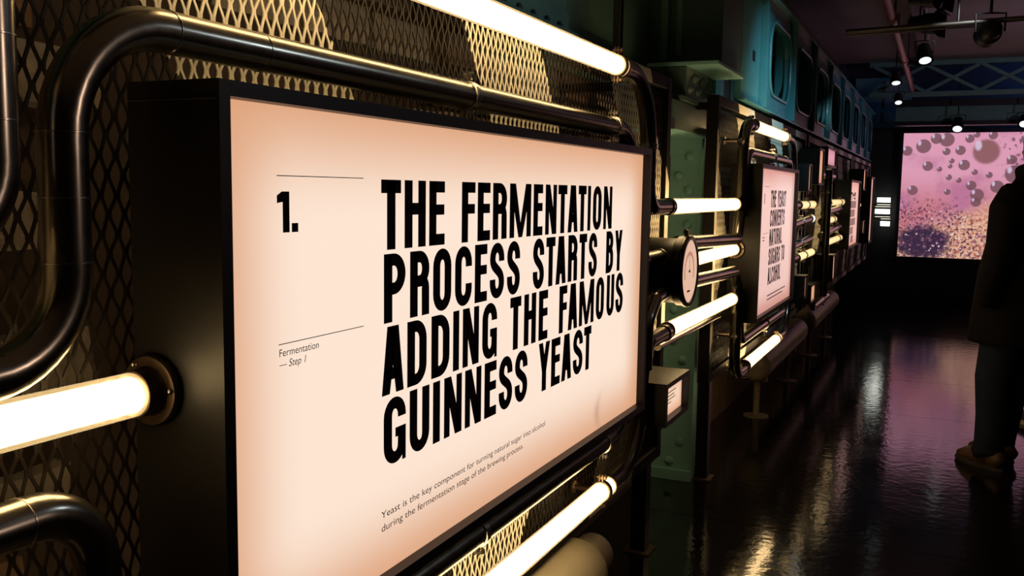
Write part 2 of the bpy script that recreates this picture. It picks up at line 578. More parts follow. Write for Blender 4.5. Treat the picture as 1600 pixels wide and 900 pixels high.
def glyph(c, w, h, s):
    """pieces (convex quads) of a heavy condensed capital, w wide and h tall; s scales the stem"""
    st, bar = 0.0236 * s, 0.0185 * s
    if c in 'TFEHLI':
        pass
    rect = lambda x0, y0, x1, y1: [(x0, y0), (x1, y0), (x1, y1), (x0, y1)]
    l, r_, t, b_ = st / 2, w - st / 2, h - bar / 2, bar / 2
    cx, rx = w / 2, (w - st) / 2
    ry = min(0.20 * h, rx * 1.15)
    if c == 'I':
        return [rect(0, 0, w, h)]
    if c == 'T':
        return [rect(0, h - bar * 1.08, w, h), rect(cx - st / 2, 0, cx + st / 2, h)]
    if c == 'L':
        return [rect(0, 0, st, h), rect(0, 0, w, bar)]
    if c == 'H':
        return [rect(0, 0, st, h), rect(w - st, 0, w, h), rect(0, 0.49 * h, w, 0.49 * h + bar)]
    if c in 'EF':
        o = [rect(0, 0, st, h), rect(0, h - bar, w, h), rect(0, 0.475 * h, w * 0.97, 0.475 * h + bar * 0.92)]
        if c == 'E':
            o.append(rect(0, 0, w, bar))
        return o
    if c == 'N':
        k = st * 1.0
        return [rect(0, 0, st * .86, h), rect(w - st * .86, 0, w, h), [(0, h), (k * 1.05, h), (w, 0), (w - k * 1.05, 0)]]
    if c == 'M':
        k = st * .92
        return [rect(0, 0, k, h), rect(w - k, 0, w, h), [(0, h), (k * 1.25, h), (cx + k * .42, 0), (cx - k * .42, 0)],
                [(w - k * 1.25, h), (w, h), (cx + k * .42, 0), (cx - k * .42, 0)]]
    if c == 'A':
        e = st * .95
        return [[(0, 0), (e, 0), (cx + e * .55, h), (cx - e * .72, h)], [(w - e, 0), (w, 0), (cx + e * .72, h), (cx - e * .55, h)],
                rect(w * .2, 0.21 * h, w * .8, 0.21 * h + bar)]
    if c == 'V':
        e = st * .95
        return [[(0, h), (e, h), (cx + e * .55, 0), (cx - e * .72, 0)], [(w - e, h), (w, h), (cx + e * .72, 0), (cx - e * .55, 0)]]
    if c == 'Y':
        e = st * .95
        return [rect(cx - st / 2, 0, cx + st / 2, 0.45 * h), [(0, h), (e, h), (cx + st / 2, 0.40 * h), (cx - st / 2, 0.40 * h)],
                [(w - e, h), (w, h), (cx + st / 2, 0.40 * h), (cx - st / 2, 0.40 * h)]]
    if c == 'O':
        p = arc(cx, t - ry, rx, ry, 0, 180) + arc(cx, b_ + ry, rx, ry, 180, 360)
        p.append(p[0])
        p.append(p[1])
        return stroke(p, st, bar)
    if c == 'U':
        return stroke([(l, h)] + arc(cx, b_ + ry, rx, ry, 180, 360) + [(r_, h)], st, bar)
    if c == 'C':
        return stroke([(r_, 0.655 * h)] + arc(cx, t - ry, rx, ry, 0, 180) + arc(cx, b_ + ry, rx, ry, 180, 360) + [(r_, 0.37 * h)], st, bar)
    if c == 'G':
        return stroke([(r_, 0.68 * h)] + arc(cx, t - ry, rx, ry, 0, 180) + arc(cx, b_ + ry, rx, ry, 180, 345) + [(r_, 0.30 * h), (r_, 0.52 * h)], st, bar) + \
            [rect(cx + st * .05, 0.53 * h - bar * .8, w, 0.53 * h), rect(w - st * .45, 0, w, 0.4 * h)]
    if c == 'S':
        y1, y2 = t - ry, b_ + ry
        bz = []
        for k in range(1, 14):
            u = k / 14
            p0, p1, p2, p3 = (l, y1), (l, y1 - 0.20 * h), (r_, y2 + 0.24 * h), (r_, y2)
            f = [(1 - u) ** 3, 3 * u * (1 - u) ** 2, 3 * u * u * (1 - u), u ** 3]
            bz.append((sum(a * p[0] for a, p in zip(f, (p0, p1, p2, p3))), sum(a * p[1] for a, p in zip(f, (p0, p1, p2, p3)))))
        return stroke([(r_, 0.665 * h)] + arc(cx, y1, rx, ry, 0, 180) + bz + arc(cx, y2, rx, ry, 360, 180) + [(l, 0.35 * h)], st, bar)

    def bowl(y0, y1, xr):
        rb = min((y1 - y0 - bar) / 2, (xr - st) * 0.62)
        return stroke([(st * .5, y1 - bar / 2), (xr - st / 2 - rb, y1 - bar / 2)] + arc(xr - st / 2 - rb, y1 - bar / 2 - rb, rb, rb, 90, 0, 8)[1:]
                      + arc(xr - st / 2 - rb, y0 + bar / 2 + rb, rb, rb, 0, -90, 8) + [(st * .5, y0 + bar / 2)], st, bar)
    if c == 'D':
        return [rect(0, 0, st, h)] + bowl(0, h, w)
    if c == 'P':
        return [rect(0, 0, st, h)] + bowl(0.40 * h, h, w)
    if c == 'B':
        return [rect(0, 0, st, h)] + bowl(0.485 * h, h, w * .97) + bowl(0, 0.485 * h + bar, w)
    if c == 'R':
        return [rect(0, 0, st, h)] + bowl(0.45 * h, h, w) + stroke([(cx, 0.45 * h + bar / 2), (r_ - .012 * s, 0.45 * h + bar / 2)] + arc(r_ - .012 * s, 0.45 * h + bar / 2 - .012 * s, .0115 * s, .012 * s, 90, 0, 6)[1:] + [(r_, 0)], st, bar)
    if c == '1':
        return [rect(w - st, 0, w, h), [(0, h * .74), (w - st, h * .74), (w - st, h), (w - st * .9, h)], rect(0, h * .70, w - st * .5, h * .80)]
    if c == '.':
        return [rect(0, 0, w, h)]
    return []


def print_mesh(name, pieces, x, material, parent):
    """flat print: quads given in (y, z), laid on the panel face at depth x"""
    b_ = MB()
    for q in pieces:
        b_.add([(x, u, v) for u, v in q], [tuple(range(len(q)))])
    o = b_.build(name, material, parent)
    return o


def print_letters(spec, z, h, s, x, material, parent):
    for c, y0, y1 in spec:
        print_mesh('headline_letter', [[(y0 + u, z + v) for u, v in q] for q in glyph(c, y1 - y0, h, s)], x, material, parent)


WID = dict(I=.0225, T=.0515, E=.0495, F=.0475, H=.062, N=.063, M=.100, A=.060, O=.0605, S=.0600, R=.0595, P=.0612, C=.0622, D=.061, G=.062, U=.060, B=.056, Y=.060, L=.048, V=.060)


def spaced(txt, y, s):
    out = []
    for c in txt:
        if c == ' ':
            y += 0.048 * s
            continue
        out.append((c, y, y + WID[c] * s))
        y += WID[c] * s + 0.0125 * s
    return out


def small_text(name, txt, x, y, z, width, height, parent, material, shear=0.0):
    """thin sans lettering; width is the measured run of the line, height its capital height"""
    cu = bpy.data.curves.new(name, 'FONT')
    cu.body = txt
    cu.size = 1.0
    cu.shear = shear
    tmp = bpy.data.objects.new(name, cu)
    COL.objects.link(tmp)
    dg = bpy.context.evaluated_depsgraph_get()
    me = bpy.data.meshes.new_from_object(tmp.evaluated_get(dg))
    bpy.data.objects.remove(tmp)
    bpy.data.curves.remove(cu)
    xs = [v.co.x for v in me.vertices]
    x0, x1 = min(xs), max(xs)
    kx, kz = width / (x1 - x0), height / 0.70
    off = wl(parent)
    for v in me.vertices:
        u, w = (v.co.x - x0) * kx, v.co.y * kz
        v.co = Vector((x, y + u, z + w)) - off
    me.materials.append(material)
    o = bpy.data.objects.new(name, me)
    COL.objects.link(o)
    o.parent = parent
    return o


def lightbox(y0, y1, z0, z1, label, face_mat, name='lightbox', cat='lightbox', xf=-0.75, lip=0.018, rec=0.02, back=-0.868, side=None, seam=False):
    """black sheet-metal box with a backlit face recessed rec behind its front lip"""
    side = side or M['black']
    t = thing(name, ((back + xf) / 2, (y0 + y1) / 2, z0), label, cat)
    X = xf + rec
    a, c, d, e = y0 - lip, y1 + lip, z0 - lip, z1 + lip
    h = MB()
    h.box(back, X, a, y0, d, e).box(back, X, y1, c, d, e).box(back, X, y0, y1, d, z0).box(back, X, y0, y1, z1, e)
    h.box(back, back + 0.004, y0, y1, z0, z1)
    h.build('housing', side, t)
    if seam:
        MB().box(back + 0.001, X - 0.003, a - 0.0008, a, z1 - 0.0045, z1 - 0.003).build('lid_seam', M['conduit'], t)
    for y in (a + 0.12 * (c - a), c - 0.12 * (c - a)):
        MB().box(FX - 0.004, back + 0.002, y - 0.012, y + 0.012, (z0 + z1) / 2 - 0.02, (z0 + z1) / 2 + 0.02).build('wall_bracket', M['black_gloss'], t)
    f = MB().box(xf - 0.006, xf, y0 + 0.0005, y1 - 0.0005, z0 + 0.0005, z1 - 0.0005).build('lit_face', face_mat, t)
    return t


# --- the big panel
XP = -0.7494
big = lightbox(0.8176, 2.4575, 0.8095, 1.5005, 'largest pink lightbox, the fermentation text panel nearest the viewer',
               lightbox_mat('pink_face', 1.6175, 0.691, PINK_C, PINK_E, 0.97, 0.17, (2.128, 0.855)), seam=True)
L1 = [('T', 1.1543, 1.2094), ('H', 1.2198, 1.2842), ('E', 1.295, 1.3465), ('F', 1.4064, 1.4571), ('E', 1.4662, 1.517), ('R', 1.5277, 1.5883), ('M', 1.6008, 1.7019), ('E', 1.7136, 1.762), ('N', 1.7757, 1.8377), ('T', 1.8456, 1.8982), ('A', 1.9035, 1.9652), ('T', 1.9675, 2.019), ('I', 2.0283, 2.0489), ('O', 2.0641, 2.1247), ('N', 2.14, 2.2036)]
L2 = [('P', 1.1615, 1.223), ('R', 1.2364, 1.2964), ('O', 1.3088, 1.3707), ('C', 1.384, 1.4463), ('E', 1.4577, 1.507), ('S', 1.5182, 1.5797), ('S', 1.5924, 1.6522), ('S', 1.7157, 1.7739), ('T', 1.7843, 1.8349), ('A', 1.8386, 1.8985), ('R', 1.91, 1.9685), ('T', 1.9795, 2.0297), ('S', 2.042, 2.1009), ('B', 2.1662, 2.2222), ('Y', 2.234, 2.293)]
L3 = [('A', 1.1559, 1.2184), ('D', 1.2287, 1.2889), ('D', 1.3042, 1.3662), ('I', 1.3786, 1.4007), ('N', 1.4138, 1.4764), ('G', 1.49, 1.5516), ('T', 1.6095, 1.6615), ('H', 1.6756, 1.7362), ('E', 1.7503, 1.7991), ('F', 1.8633, 1.9103), ('A', 1.9169, 1.9762), ('M', 1.9866, 2.0864), ('O', 2.1006, 2.1593), ('U', 2.1789, 2.2367), ('S', 2.2491, 2.3091)]
L4 = [('G', 1.161, 1.2249), ('U', 1.2364, 1.2989), ('I', 1.3106, 1.3345), ('N', 1.3485, 1.4124), ('N', 1.4243, 1.4884), ('E', 1.5013, 1.5519), ('S', 1.5627, 1.624), ('S', 1.6358, 1.697), ('Y', 1.7538, 1.815), ('E', 1.8234, 1.8749), ('A', 1.8833, 1.9439), ('S', 1.9538, 2.0167), ('T', 2.0239, 2.0739)]
for ln, z in ((L1, 1.3087), (L2, 1.1980), (L3, 1.0877), (L4, 0.9763)):
    print_letters(ln, z, CAP, 1.0, XP, M['ink'], big)
print_mesh('step_number', [[(0.9300, 1.3430), (0.9432, 1.3430), (0.9432, 1.3945), (0.9300, 1.3945)],
                           [(0.9190, 1.3800), (0.9300, 1.3815), (0.9300, 1.3945), (0.9285, 1.3945), (0.9190, 1.3895)]], XP, M['ink'], big)
print_mesh('full_stop', [[(0.9475, 1.3430), (0.9605, 1.3430), (0.9605, 1.3545), (0.9475, 1.3545)]], XP, M['ink'], big)
for z in (1.4135, 1.2012):
    print_mesh('rule_line', [[(0.919, z), (1.1085, z), (1.1085, z + 0.0011), (0.919, z + 0.0011)]], XP, M['ink'], big)
small_text('caption_line', 'Fermentation', XP, 0.9203, 1.1858, 0.0815, 0.0098, big, M['ink_grey'])
small_text('caption_line', '\u2014 Step 1', XP, 0.9200, 1.1711, 0.0545, 0.0098, big, M['ink_grey'], 0.22)
small_text('body_line', 'Yeast is the key component for turning natural sugar into alcohol', XP, 1.1545, 0.8978, 0.641, 0.0112, big, M['ink_grey'])
small_text('body_line', 'during the fermentation stage of the brewing process.', XP, 1.1555, 0.8768, 0.527, 0.0112, big, M['ink_grey'])

# --- the second panel
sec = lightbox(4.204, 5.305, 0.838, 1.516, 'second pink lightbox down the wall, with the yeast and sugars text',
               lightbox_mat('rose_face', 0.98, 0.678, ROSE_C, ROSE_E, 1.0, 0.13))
for i, tx in enumerate(('THE YEAST', 'CONVERTS', 'NATURAL', 'SUGARS TO', 'ALCOHOL')):
    print_letters(spaced(tx, 4.555, 0.80), 1.3355 - 0.0935 * i, 0.083, 0.80, XP, M['ink_plum'], sec)
for z in (1.434, 1.215):
    print_mesh('rule_line', [[(4.37, z), (4.50, z), (4.50, z + 0.0016), (4.37, z + 0.0016)]], XP, M['ink_plum'], sec)
print_mesh('step_number', [[(4.375, 1.355), (4.388, 1.355), (4.388, 1.402), (4.375, 1.402)]], XP, M['ink_plum'], sec)
for z in (1.196, 1.182):
    print_mesh('caption_line', [[(4.37, z), (4.42, z), (4.42, z + 0.004), (4.37, z + 0.004)]], XP, M['ink_plum'], sec)
for z, e in ((0.905, 5.12), (0.886, 5.03)):
    print_mesh('body_line', [[(4.56, z), (e, z), (e, z + 0.005), (4.56, z + 0.005)]], XP, M['ink_plum'], sec)

# --- third and fourth panels, seen almost edge on
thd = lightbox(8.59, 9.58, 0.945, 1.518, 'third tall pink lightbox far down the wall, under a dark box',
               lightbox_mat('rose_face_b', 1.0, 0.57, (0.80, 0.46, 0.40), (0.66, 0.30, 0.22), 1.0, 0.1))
for i, (a, n) in enumerate(((8.75, 9), (8.75, 10), (8.76, 8), (8.72, 10), (8.78, 6), (8.95, 4))):
    z = 1.362 - 0.079 * i
    if i == 0:
        print_letters([('T', 8.80, 8.93), ('H', 8.96, 9.11), ('E', 9.14, 9.26)], z, 0.066, 0.95, XP, M['ink_plum'], thd)
        continue
    else:
        q = [[(a + k * 0.062, z), (a + k * 0.062 + 0.04, z), (a + k * 0.062 + 0.04, z + 0.066), (a + k * 0.062, z + 0.066)] for k in range(n)]
    print_mesh('headline_line', q, XP, M['ink_plum'], thd)
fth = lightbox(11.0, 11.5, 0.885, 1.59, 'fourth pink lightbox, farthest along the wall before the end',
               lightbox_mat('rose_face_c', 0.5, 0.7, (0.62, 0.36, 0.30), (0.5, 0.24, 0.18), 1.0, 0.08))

# --- caption box and small boxes
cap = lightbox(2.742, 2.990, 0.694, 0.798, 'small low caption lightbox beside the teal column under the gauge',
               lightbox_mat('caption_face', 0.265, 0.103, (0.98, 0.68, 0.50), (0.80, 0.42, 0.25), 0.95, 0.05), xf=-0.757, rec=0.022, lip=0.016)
for z, e in ((0.765, 2.915), (0.753, 2.895), (0.742, 2.91), (0.731, 2.86)):
    print_mesh('caption_line', [[(2.775, z), (e, z), (e, z + 0.003), (2.775, z + 0.003)]], -0.7564, M['ink_plum'], cap)
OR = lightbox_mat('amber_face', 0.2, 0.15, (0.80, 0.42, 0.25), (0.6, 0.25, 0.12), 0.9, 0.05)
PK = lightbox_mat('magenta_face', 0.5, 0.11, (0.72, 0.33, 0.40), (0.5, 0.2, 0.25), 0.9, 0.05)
for (a, b2, c, d, mt, lb) in (
        (5.81, 5.93, 1.432, 1.572, OR, 'small square black lightbox just past the second panel, level with its top'),
        (6.30, 6.54, 1.478, 1.690, OR, 'taller amber lightbox high on the wall beyond the second panel'),
        (6.76, 7.29, 1.612, 1.722, PK, 'wide rosy lightbox tucked under the top rail of the second screen'),
        (5.86, 5.97, 0.772, 0.893, OR, 'low small lightbox with pale top, first beyond the second panel'),
        (6.19, 6.44, 0.706, 0.808, OR, 'lowest little lightbox below and past the second panel'),
        (7.45, 7.63, 0.754, 0.930, OR, 'low lightbox with pale top beneath the tubes before the third panel'),
        (10.0, 10.27, 1.465, 1.655, OR, 'high thin amber lightbox between the third and fourth panels'),
        (10.2, 10.42, 1.02, 1.13, OR, 'low thin amber lightbox between the third and fourth panels')):
    lightbox(a, b2, c, d, lb, mt, lip=0.012, rec=0.012)

# ------------------------------------------------------------------ pipes and light tubes
PX = -0.80         # plane of the outer loops and their light tubes
PI_X = -0.81       # plane of the inner loops
PM = -0.836        # flanged tubes that enter the panel sides
PR = 0.0246


def clamp(parent, c, axis, ear=1.0, stand=True, r=PR, mat_=None):
    """band clamp round a pipe at c, its bolt lugs above and below, and a stand-off back to the screen"""
    c = Vector(c)
    ax = Vector(axis)
    mt = mat_ or M['steel']
    o = MB().lathe(c - ax * 0.009, ax, [(0, r + 0.0005), (0.001, r + 0.0032), (0.006, r + 0.0032), (0.0065, r + 0.002), (0.0115, r + 0.002), (0.012, r + 0.0032), (0.017, r + 0.0032), (0.018, r + 0.0005)], 28).build('clamp_band', mt, parent, smooth=True)
    upv = Vector((0, 0, 1)) if abs(ax.z) < 0.5 else Vector((0, 1, 0))
    for sg in (1, -1):
        p = c + upv * sg * (r + 0.010)
        b_ = MB()
        for dx in (-0.006, 0.003):
            b_.box(p.x + dx, p.x + dx + 0.003, p.y - 0.008, p.y + 0.008, p.z - 0.010, p.z + 0.010)
        b_.cyl((p.x - 0.014, p.y, p.z + 0.002 * sg), (p.x + 0.015, p.y, p.z + 0.002 * sg), 0.0042, 6)
        b_.lathe((p.x + 0.008, p.y, p.z + 0.002 * sg), (1, 0, 0), [(0, 0.0072), (0.005, 0.0072), (0.006, 0.006)], 6)
        b_.build('bolt_lug', mt, o, smooth=True)
    if stand:
        MB().lathe((FX - 0.004, c.y, c.z), (1, 0, 0), [(0, 0.017), (0.006, 0.017), (0.007, 0.0075), (0.05, 0.0075), (0.052, 0.0105), (0.075, 0.0105), (0.077, 0.0075), (-(FX - 0.004) + c.x - r + 0.002, 0.0075)], 14).build('stand_off', M['bronze'], o, smooth=True)
    return o


def pipe(path, rad, label, seams=(), clamps=(), r=PR, ends=(), material=None, name='steel_pipe'):
    t = thing(name, path[0], label, 'pipe')
    pts = fillet(path, rad)
    MB().sweep(pts, r, 28).build('pipe_run', material or M['pipe'], t, smooth=True)
    for (c, ax) in seams:
        MB().lathe(Vector(c) - Vector(ax) * 0.001, ax, [(0, r), (0.0004, r + 0.0009), (0.0016, r + 0.0009), (0.002, r)], 28).build('weld_seam', M['steel'] if material is None else material, t, smooth=True)
    for cl in clamps:
        clamp(t, *cl)
    for (c, ax, ln) in ends:
        MB().lathe(c, ax, [(0, r + 0.0002), (0.001, r + 0.0035), (ln - 0.001, r + 0.0035), (ln, r + 0.0002)], 28).build('end_sleeve', M['steel'], t, smooth=True)
    return t


def light_tube(y0, y1, z, label, x=PX, r=0.0266, flange=0, clamps=(), core=0.0226, glow=None, collar=True, axis='y', group=None):
    t = thing('light_tube', (x, (y0 + y1) / 2, z - r), label, 'lamp', group)
    P = (lambda s: (x, s, z)) if axis == 'y' else (lambda s: (s, x, z))
    A = (0, 1, 0) if axis == 'y' else (1, 0, 0)
    MB().sweep([P(y0 + 0.004), P(y1 - 0.004)], core, 24).build('glowing_core', glow or M['tube'], t, smooth=True)
    MB().sweep([P(y0 + 0.001), P(y1 - 0.001)], r, 28, caps=False).build('clear_sleeve', M['sleeve'], t, smooth=True)
    if collar:
        for e, d in ((y0, -1), (y1, 1)):
            MB().lathe(P(e), tuple(d * k for k in A), [(-0.006, r + 0.0004), (-0.005, r + 0.0022), (0.004, r + 0.0022), (0.005, r * 0.6)], 28).build('end_collar', M['bronze'], t, smooth=True)
    if flange:
        f = flange
        fo = MB().lathe(P(f - 0.001), tuple(-k for k in A), [(0, 0.0425), (0.006, 0.0425), (0.0085, 0.0405), (0.009, 0.030), (0.012, 0.028), (0.028, 0.0270), (0.030, 0.025)], 36).build('flange', M['bronze'], t, smooth=True)
        for k in range(3):
            a = R(125 + 120 * k)
            c = Vector(P(f - 0.0095)) + Vector((math.cos(a), 0, math.sin(a))) * 0.0355
            MB().lathe(c, (0, -1, 0), [(0, 0.0042), (0.0016, 0.0040), (0.002, 0.0034), (0.0012, 0.0018), (0.001, 0.0001)], 12).build('screw', M['steel'], fo, smooth=True)
    for c in clamps:
        clamp(t, (x, c, z), (0, 1, 0), r=r, mat_=M['bronze'])
    return t


Z1, Z2 = 1.732, 1.5724     # outer and inner top runs
B1, B2 = 0.588, 0.714      # outer and inner bottom runs
# outer loop of the first panel
pipe([(PX, 0.30, 1.340), (PX, 0.577, 1.340), (PX, 0.577, Z1), (PX, 0.865, Z1)], [0.08, 0.11], 'short fat pipe rising at the far left edge of the view',
     seams=[((PX, 0.577, 1.4577), (0, 0, 1)), ((PX, 0.577, 1.535), (0, 0, 1))])
light_tube(-0.9, 0.295, 1.340, 'light tube joined to the lower end of the short fat pipe at the far left')
light_tube(0.865, 2.395, Z1, 'bright top light tube running above the largest panel', clamps=(2.365,))
pipe([(PX, 2.397, Z1), (PX, 2.668, Z1), (PX, 2.668, 1.3554), (PX, 2.905, 1.3554)], [0.20, 0.07], 'curved pipe dropping from the top light tube past the largest panel',
     ends=[((PX, 2.397, Z1), (0, 1, 0), 0.015), ((PX, 2.887, 1.3554), (0, 1, 0), 0.015)], seams=[((PX, 2.668, 1.52), (0, 0, 1))], clamps=[((PX, 2.668, 1.534), (0, 0, 1), 1, False)])
light_tube(2.912, 3.96, 1.3554, 'level light tube crossing in front of the teal column above the gauge')
pipe([(PX, 2.93, 0.945), (PX, 2.70, 0.940), (PX, 2.662, 0.84), (PX, 2.662, B1), (PX, 2.387, B1)], [0.065, 0.075, 0.20], 'dark pipe bending up from the bottom light tube to the column tube',
     ends=[((PX, 2.895, 0.9445), (0, 1, 0), 0.03)], seams=[((PX, 2.662, 0.748), (0, 0, 1))])
light_tube(2.94, 3.975, 0.949, 'light tube crossing the teal column just above the small caption box')
light_tube(0.865, 2.380, B1, 'bright bottom light tube running under the largest panel', clamps=(2.325,))
# inner loop
pipe([(PI_X, -0.5, 1.2165), (PI_X, 0.662, 1.2165), (PI_X, 0.662, Z2), (PI_X, 2.555, Z2), (PI_X, 2.555, B2), (PI_X, 0.687, B2), (PI_X, 0.687, 1.0656), (PI_X, -0.5, 1.0656)],
     [0.095, 0.127, 0.16, 0.16, 0.095, 0.08], 'long dark pipe looping round the largest lit panel',
     seams=[((PI_X, 0.662, 1.4518), (0, 0, 1)), ((PI_X, 0.662, 1.386), (0, 0, 1)), ((PI_X, 0.662, 1.32), (0, 0, 1)), ((PI_X, 0.805, Z2), (0, 1, 0)), ((PI_X, 0.96, Z2), (0, 1, 0)), ((PI_X, 2.345, Z2), (0, 1, 0)), ((PI_X, 0.598, 1.0656), (0, 1, 0))],
     clamps=[((PI_X, 1.537, Z2), (0, 1, 0)), ((PI_X, 2.374, Z2), (0, 1, 0)), ((PI_X, 1.60, B2), (0, 1, 0)), ((PI_X, 2.355, B2), (0, 1, 0))])
light_tube(-0.5, 0.770, 1.159, 'thick light tube at the left, flanged into the side of the largest panel', x=PM, flange=0.7985, collar=True, core=0.0208, r=0.0260)

# gauge can and its feeds
def gauge():
    c = Vector((-0.75, 2.955, 1.147))
    t = thing('gauge', (-0.88, c.y, c.z - 0.118), 'round black gauge can with a pink dial beside the largest panel', 'gauge')
    MB().lathe((FX + 0.001, c.y, c.z), (1, 0, 0), [(0, 0.106), (0.104, 0.106), (0.110, 0.113), (0.131, 0.113)], 48).build('can_body', M['black'], t, smooth=True)
    MB().lathe((-0.748, c.y, c.z), (1, 0, 0), [(0, 0.1145), (0.004, 0.1165), (0.014, 0.1165), (0.017, 0.114), (0.0175, 0.1035), (0.011, 0.1020)], 48).build('bezel', M['black_gloss'], t, smooth=True)
    f = MB().lathe((-0.7380, c.y, c.z), (1, 0, 0), [(0, 0.101), (0.0022, 0.1025)], 48).build('dial', emit_mat('dial_glow', (0.86, 0.53, 0.38), 0.92), t)
    b_ = MB()
    for q in stroke(arc(c.y, c.z, 0.058, 0.058, 205, -25, 40), 0.013, 0.013):
        b_.add([(-0.7355, u, v) for u, v in q], [(0, 1, 2, 3)])
    b_.build('scale_ring', emit_mat('scale_glow', (0.66, 0.30, 0.21), 0.8), t)
    n = MB()
    n.add([(-0.7345, c.y - 0.0016, c.z - 0.004), (-0.7345, c.y + 0.0016, c.z - 0.004), (-0.7345, c.y - 0.008, c.z + 0.050), (-0.7345, c.y - 0.010, c.z + 0.050)], [(0, 1, 2, 3)])
    n.build('needle', M['ink_plum'], t)
    MB().lathe((-0.7358, c.y, c.z), (1, 0, 0), [(0, 0.0045), (0.002, 0.0045), (0.003, 0.003)], 16).build('needle_hub', M['ink'], t)
    MB().add([(-0.7355, c.y - 0.022, c.z - 0.068), (-0.7355, c.y + 0.016, c.z - 0.068), (-0.7355, c.y + 0.016, c.z - 0.062), (-0.7355, c.y - 0.022, c.z - 0.062)], [(0, 1, 2, 3)]).build('dial_caption', M['ink_grey'], t)
    b_ = MB()
    b_.cyl((-0.748, c.y - 0.012, c.z + 0.128), (-0.748, c.y + 0.014, c.z + 0.128), 0.004, 8)
    b_.lathe((-0.748, c.y - 0.008, c.z + 0.128), (0, -1, 0), [(0, 0.009), (0.006, 0.009)], 6)
    b_.box(-0.754, -0.742, c.y - 0.006, c.y + 0.008, c.z + 0.113, c.z + 0.130)
    b_.build('bezel_screw', M['bronze'], t)


gauge()
pipe([(PI_X, 2.582, 1.195), (PI_X, 2.862, 1.195)], [], 'short straight branch pipe from beside the largest panel into the gauge can', ends=[((PI_X, 2.846, 1.195), (0, 1, 0), 0.014)], r=0.025)
pipe([(-0.770, 2.60, 0.88), (-0.770, 2.60, 1.02), (-0.775, 2.70, 1.078), (-0.785, 2.884, 1.094)], [0.05, 0.05], 'bent pipe rising into the lower side of the gauge can', ends=[((-0.7838, 2.862, 1.092), (0, 1, 0), 0.014)], r=0.022)
# runs between gauge and second panel
light_tube(3.05, 4.155, 1.1515, 'light tube from behind the gauge to a brass flange on the second panel', x=PM, flange=4.185, r=0.0255)
pipe([(PX, 3.040, 1.232), (PX, 4.035, 1.204), (PX, 4.082, 1.32), (PX, 4.082, 1.705), (PX, 4.30, 1.705)], [0.033, 0.045, 0.12], 'dark pipe from the gauge top rising beside the second panel',
     seams=[((PX, 4.082, 1.50), (0, 0, 1)), ((PX, 4.082, 1.42), (0, 0, 1))], clamps=[((PX, 4.082, 1.63), (0, 0, 1)), ((PX, 4.235, 1.705), (0, 1, 0), 1, False)])
pipe([(PX, 3.030, 1.091), (PX, 4.00, 1.066), (PX, 4.082, 1.0), (PX, 4.082, B1), (PX, 4.33, B1)], [0.03, 0.055, 0.10], 'dark pipe from the gauge bottom dropping beside the second panel',
     seams=[((PX, 4.082, 0.82), (0, 0, 1)), ((PX, 4.082, 0.75), (0, 0, 1))], clamps=[((PX, 4.082, 0.775), (0, 0, 1)), ((PX, 4.31, B1), (0, 1, 0))])
pipe([(-0.87, 3.08, 0.868), (-0.87, 4.05, 0.868)], [], 'slim bare conduit under the lower column light tube', r=0.014, material=M['steel'], name='slim_pipe')
light_tube(4.305, 5.255, 1.7105, 'top light tube above the second panel', clamps=(5.21,))
light_tube(4.335, 5.283, 0.598, 'bottom light tube below the second panel', clamps=(5.23,))
pipe([(-0.80, 4.142, 1.30), (-0.80, 4.142, 1.585), (-0.80, 5.43, 1.585), (-0.80, 5.43, 0.735), (-0.80, 4.142, 0.735), (-0.80, 4.142, 0.98)], [0.10, 0.09, 0.09, 0.10], 'thin looking pipe loop round the second lit panel',
     seams=[((-0.80, 5.24, 1.585), (0, 1, 0))], clamps=[((-0.80, 4.84, 1.585), (0, 1, 0)), ((-0.80, 4.84, 0.735), (0, 1, 0))], r=0.0225)
pipe([(PX, 5.26, 1.7105), (PX, 5.58, 1.7105), (PX, 5.58, 1.335), (PX, 5.84, 1.335)], [0.19, 0.065], 'curved pipe dropping from the top tube of the second panel', r=0.0225)
pipe([(PX, 5.288, 0.598), (PX, 5.58, 0.598), (PX, 5.58, 1.014), (PX, 5.86, 1.014)], [0.19, 0.065], 'curved pipe rising from the bottom tube of the second panel', r=0.0225)
far = dict(glow=M['tube_far'])
light_tube(5.85, 6.56, 1.335, 'upper level light tube beyond the second panel', clamps=(6.2,), **far)
light_tube(5.87, 6.60, 1.010, 'lower level light tube beyond the second panel', clamps=(6.2,), **far)
pipe([(PX, 5.42, 1.214), (PX, 6.38, 1.238)], [], 'short purple-lit pipe between the tubes beyond the second panel', r=0.0245, clamps=[((PX, 6.0, 1.2285), (0, 1, 0))])
light_tube(6.395, 6.53, 1.240, 'stubby white glowing tube end beyond the second panel', glow=M['tube_white'])
pipe([(PX, 5.47, 1.084), (PX, 6.465, 1.107)], [], 'lower short pipe between the tubes beyond the second panel', r=0.0245, clamps=[((PX, 6.0, 1.096), (0, 1, 0))])
pipe([(PX, 6.565, 1.335), (PX, 6.715, 1.335), (PX, 6.715, 1.545), (PX, 7.70, 1.545)], [0.065, 0.09], 'upright pipe rising beyond the second panel toward the third', r=0.0245, clamps=[((PX, 7.4, 1.545), (0, 1, 0))])
pipe([(PX, 6.605, 1.010), (PX, 6.735, 1.010), (PX, 6.735, 0.60), (PX, 7.70, 0.60)], [0.065, 0.12], 'upright pipe dropping beyond the second panel toward the third', r=0.0245, clamps=[((PX, 7.4, 0.60), (0, 1, 0))])
pipe([(-0.745, 6.93, 0.675), (-0.745, 6.93, 1.575)], [], 'plain straight upright pipe halfway between second and third panels', r=0.0245, clamps=[((-0.745, 6.93, 1.42), (0, 0, 1))])
light_tube(7.49, 8.54, 1.341, 'upper light tube running up to the third panel', clamps=(8.3,), **far)
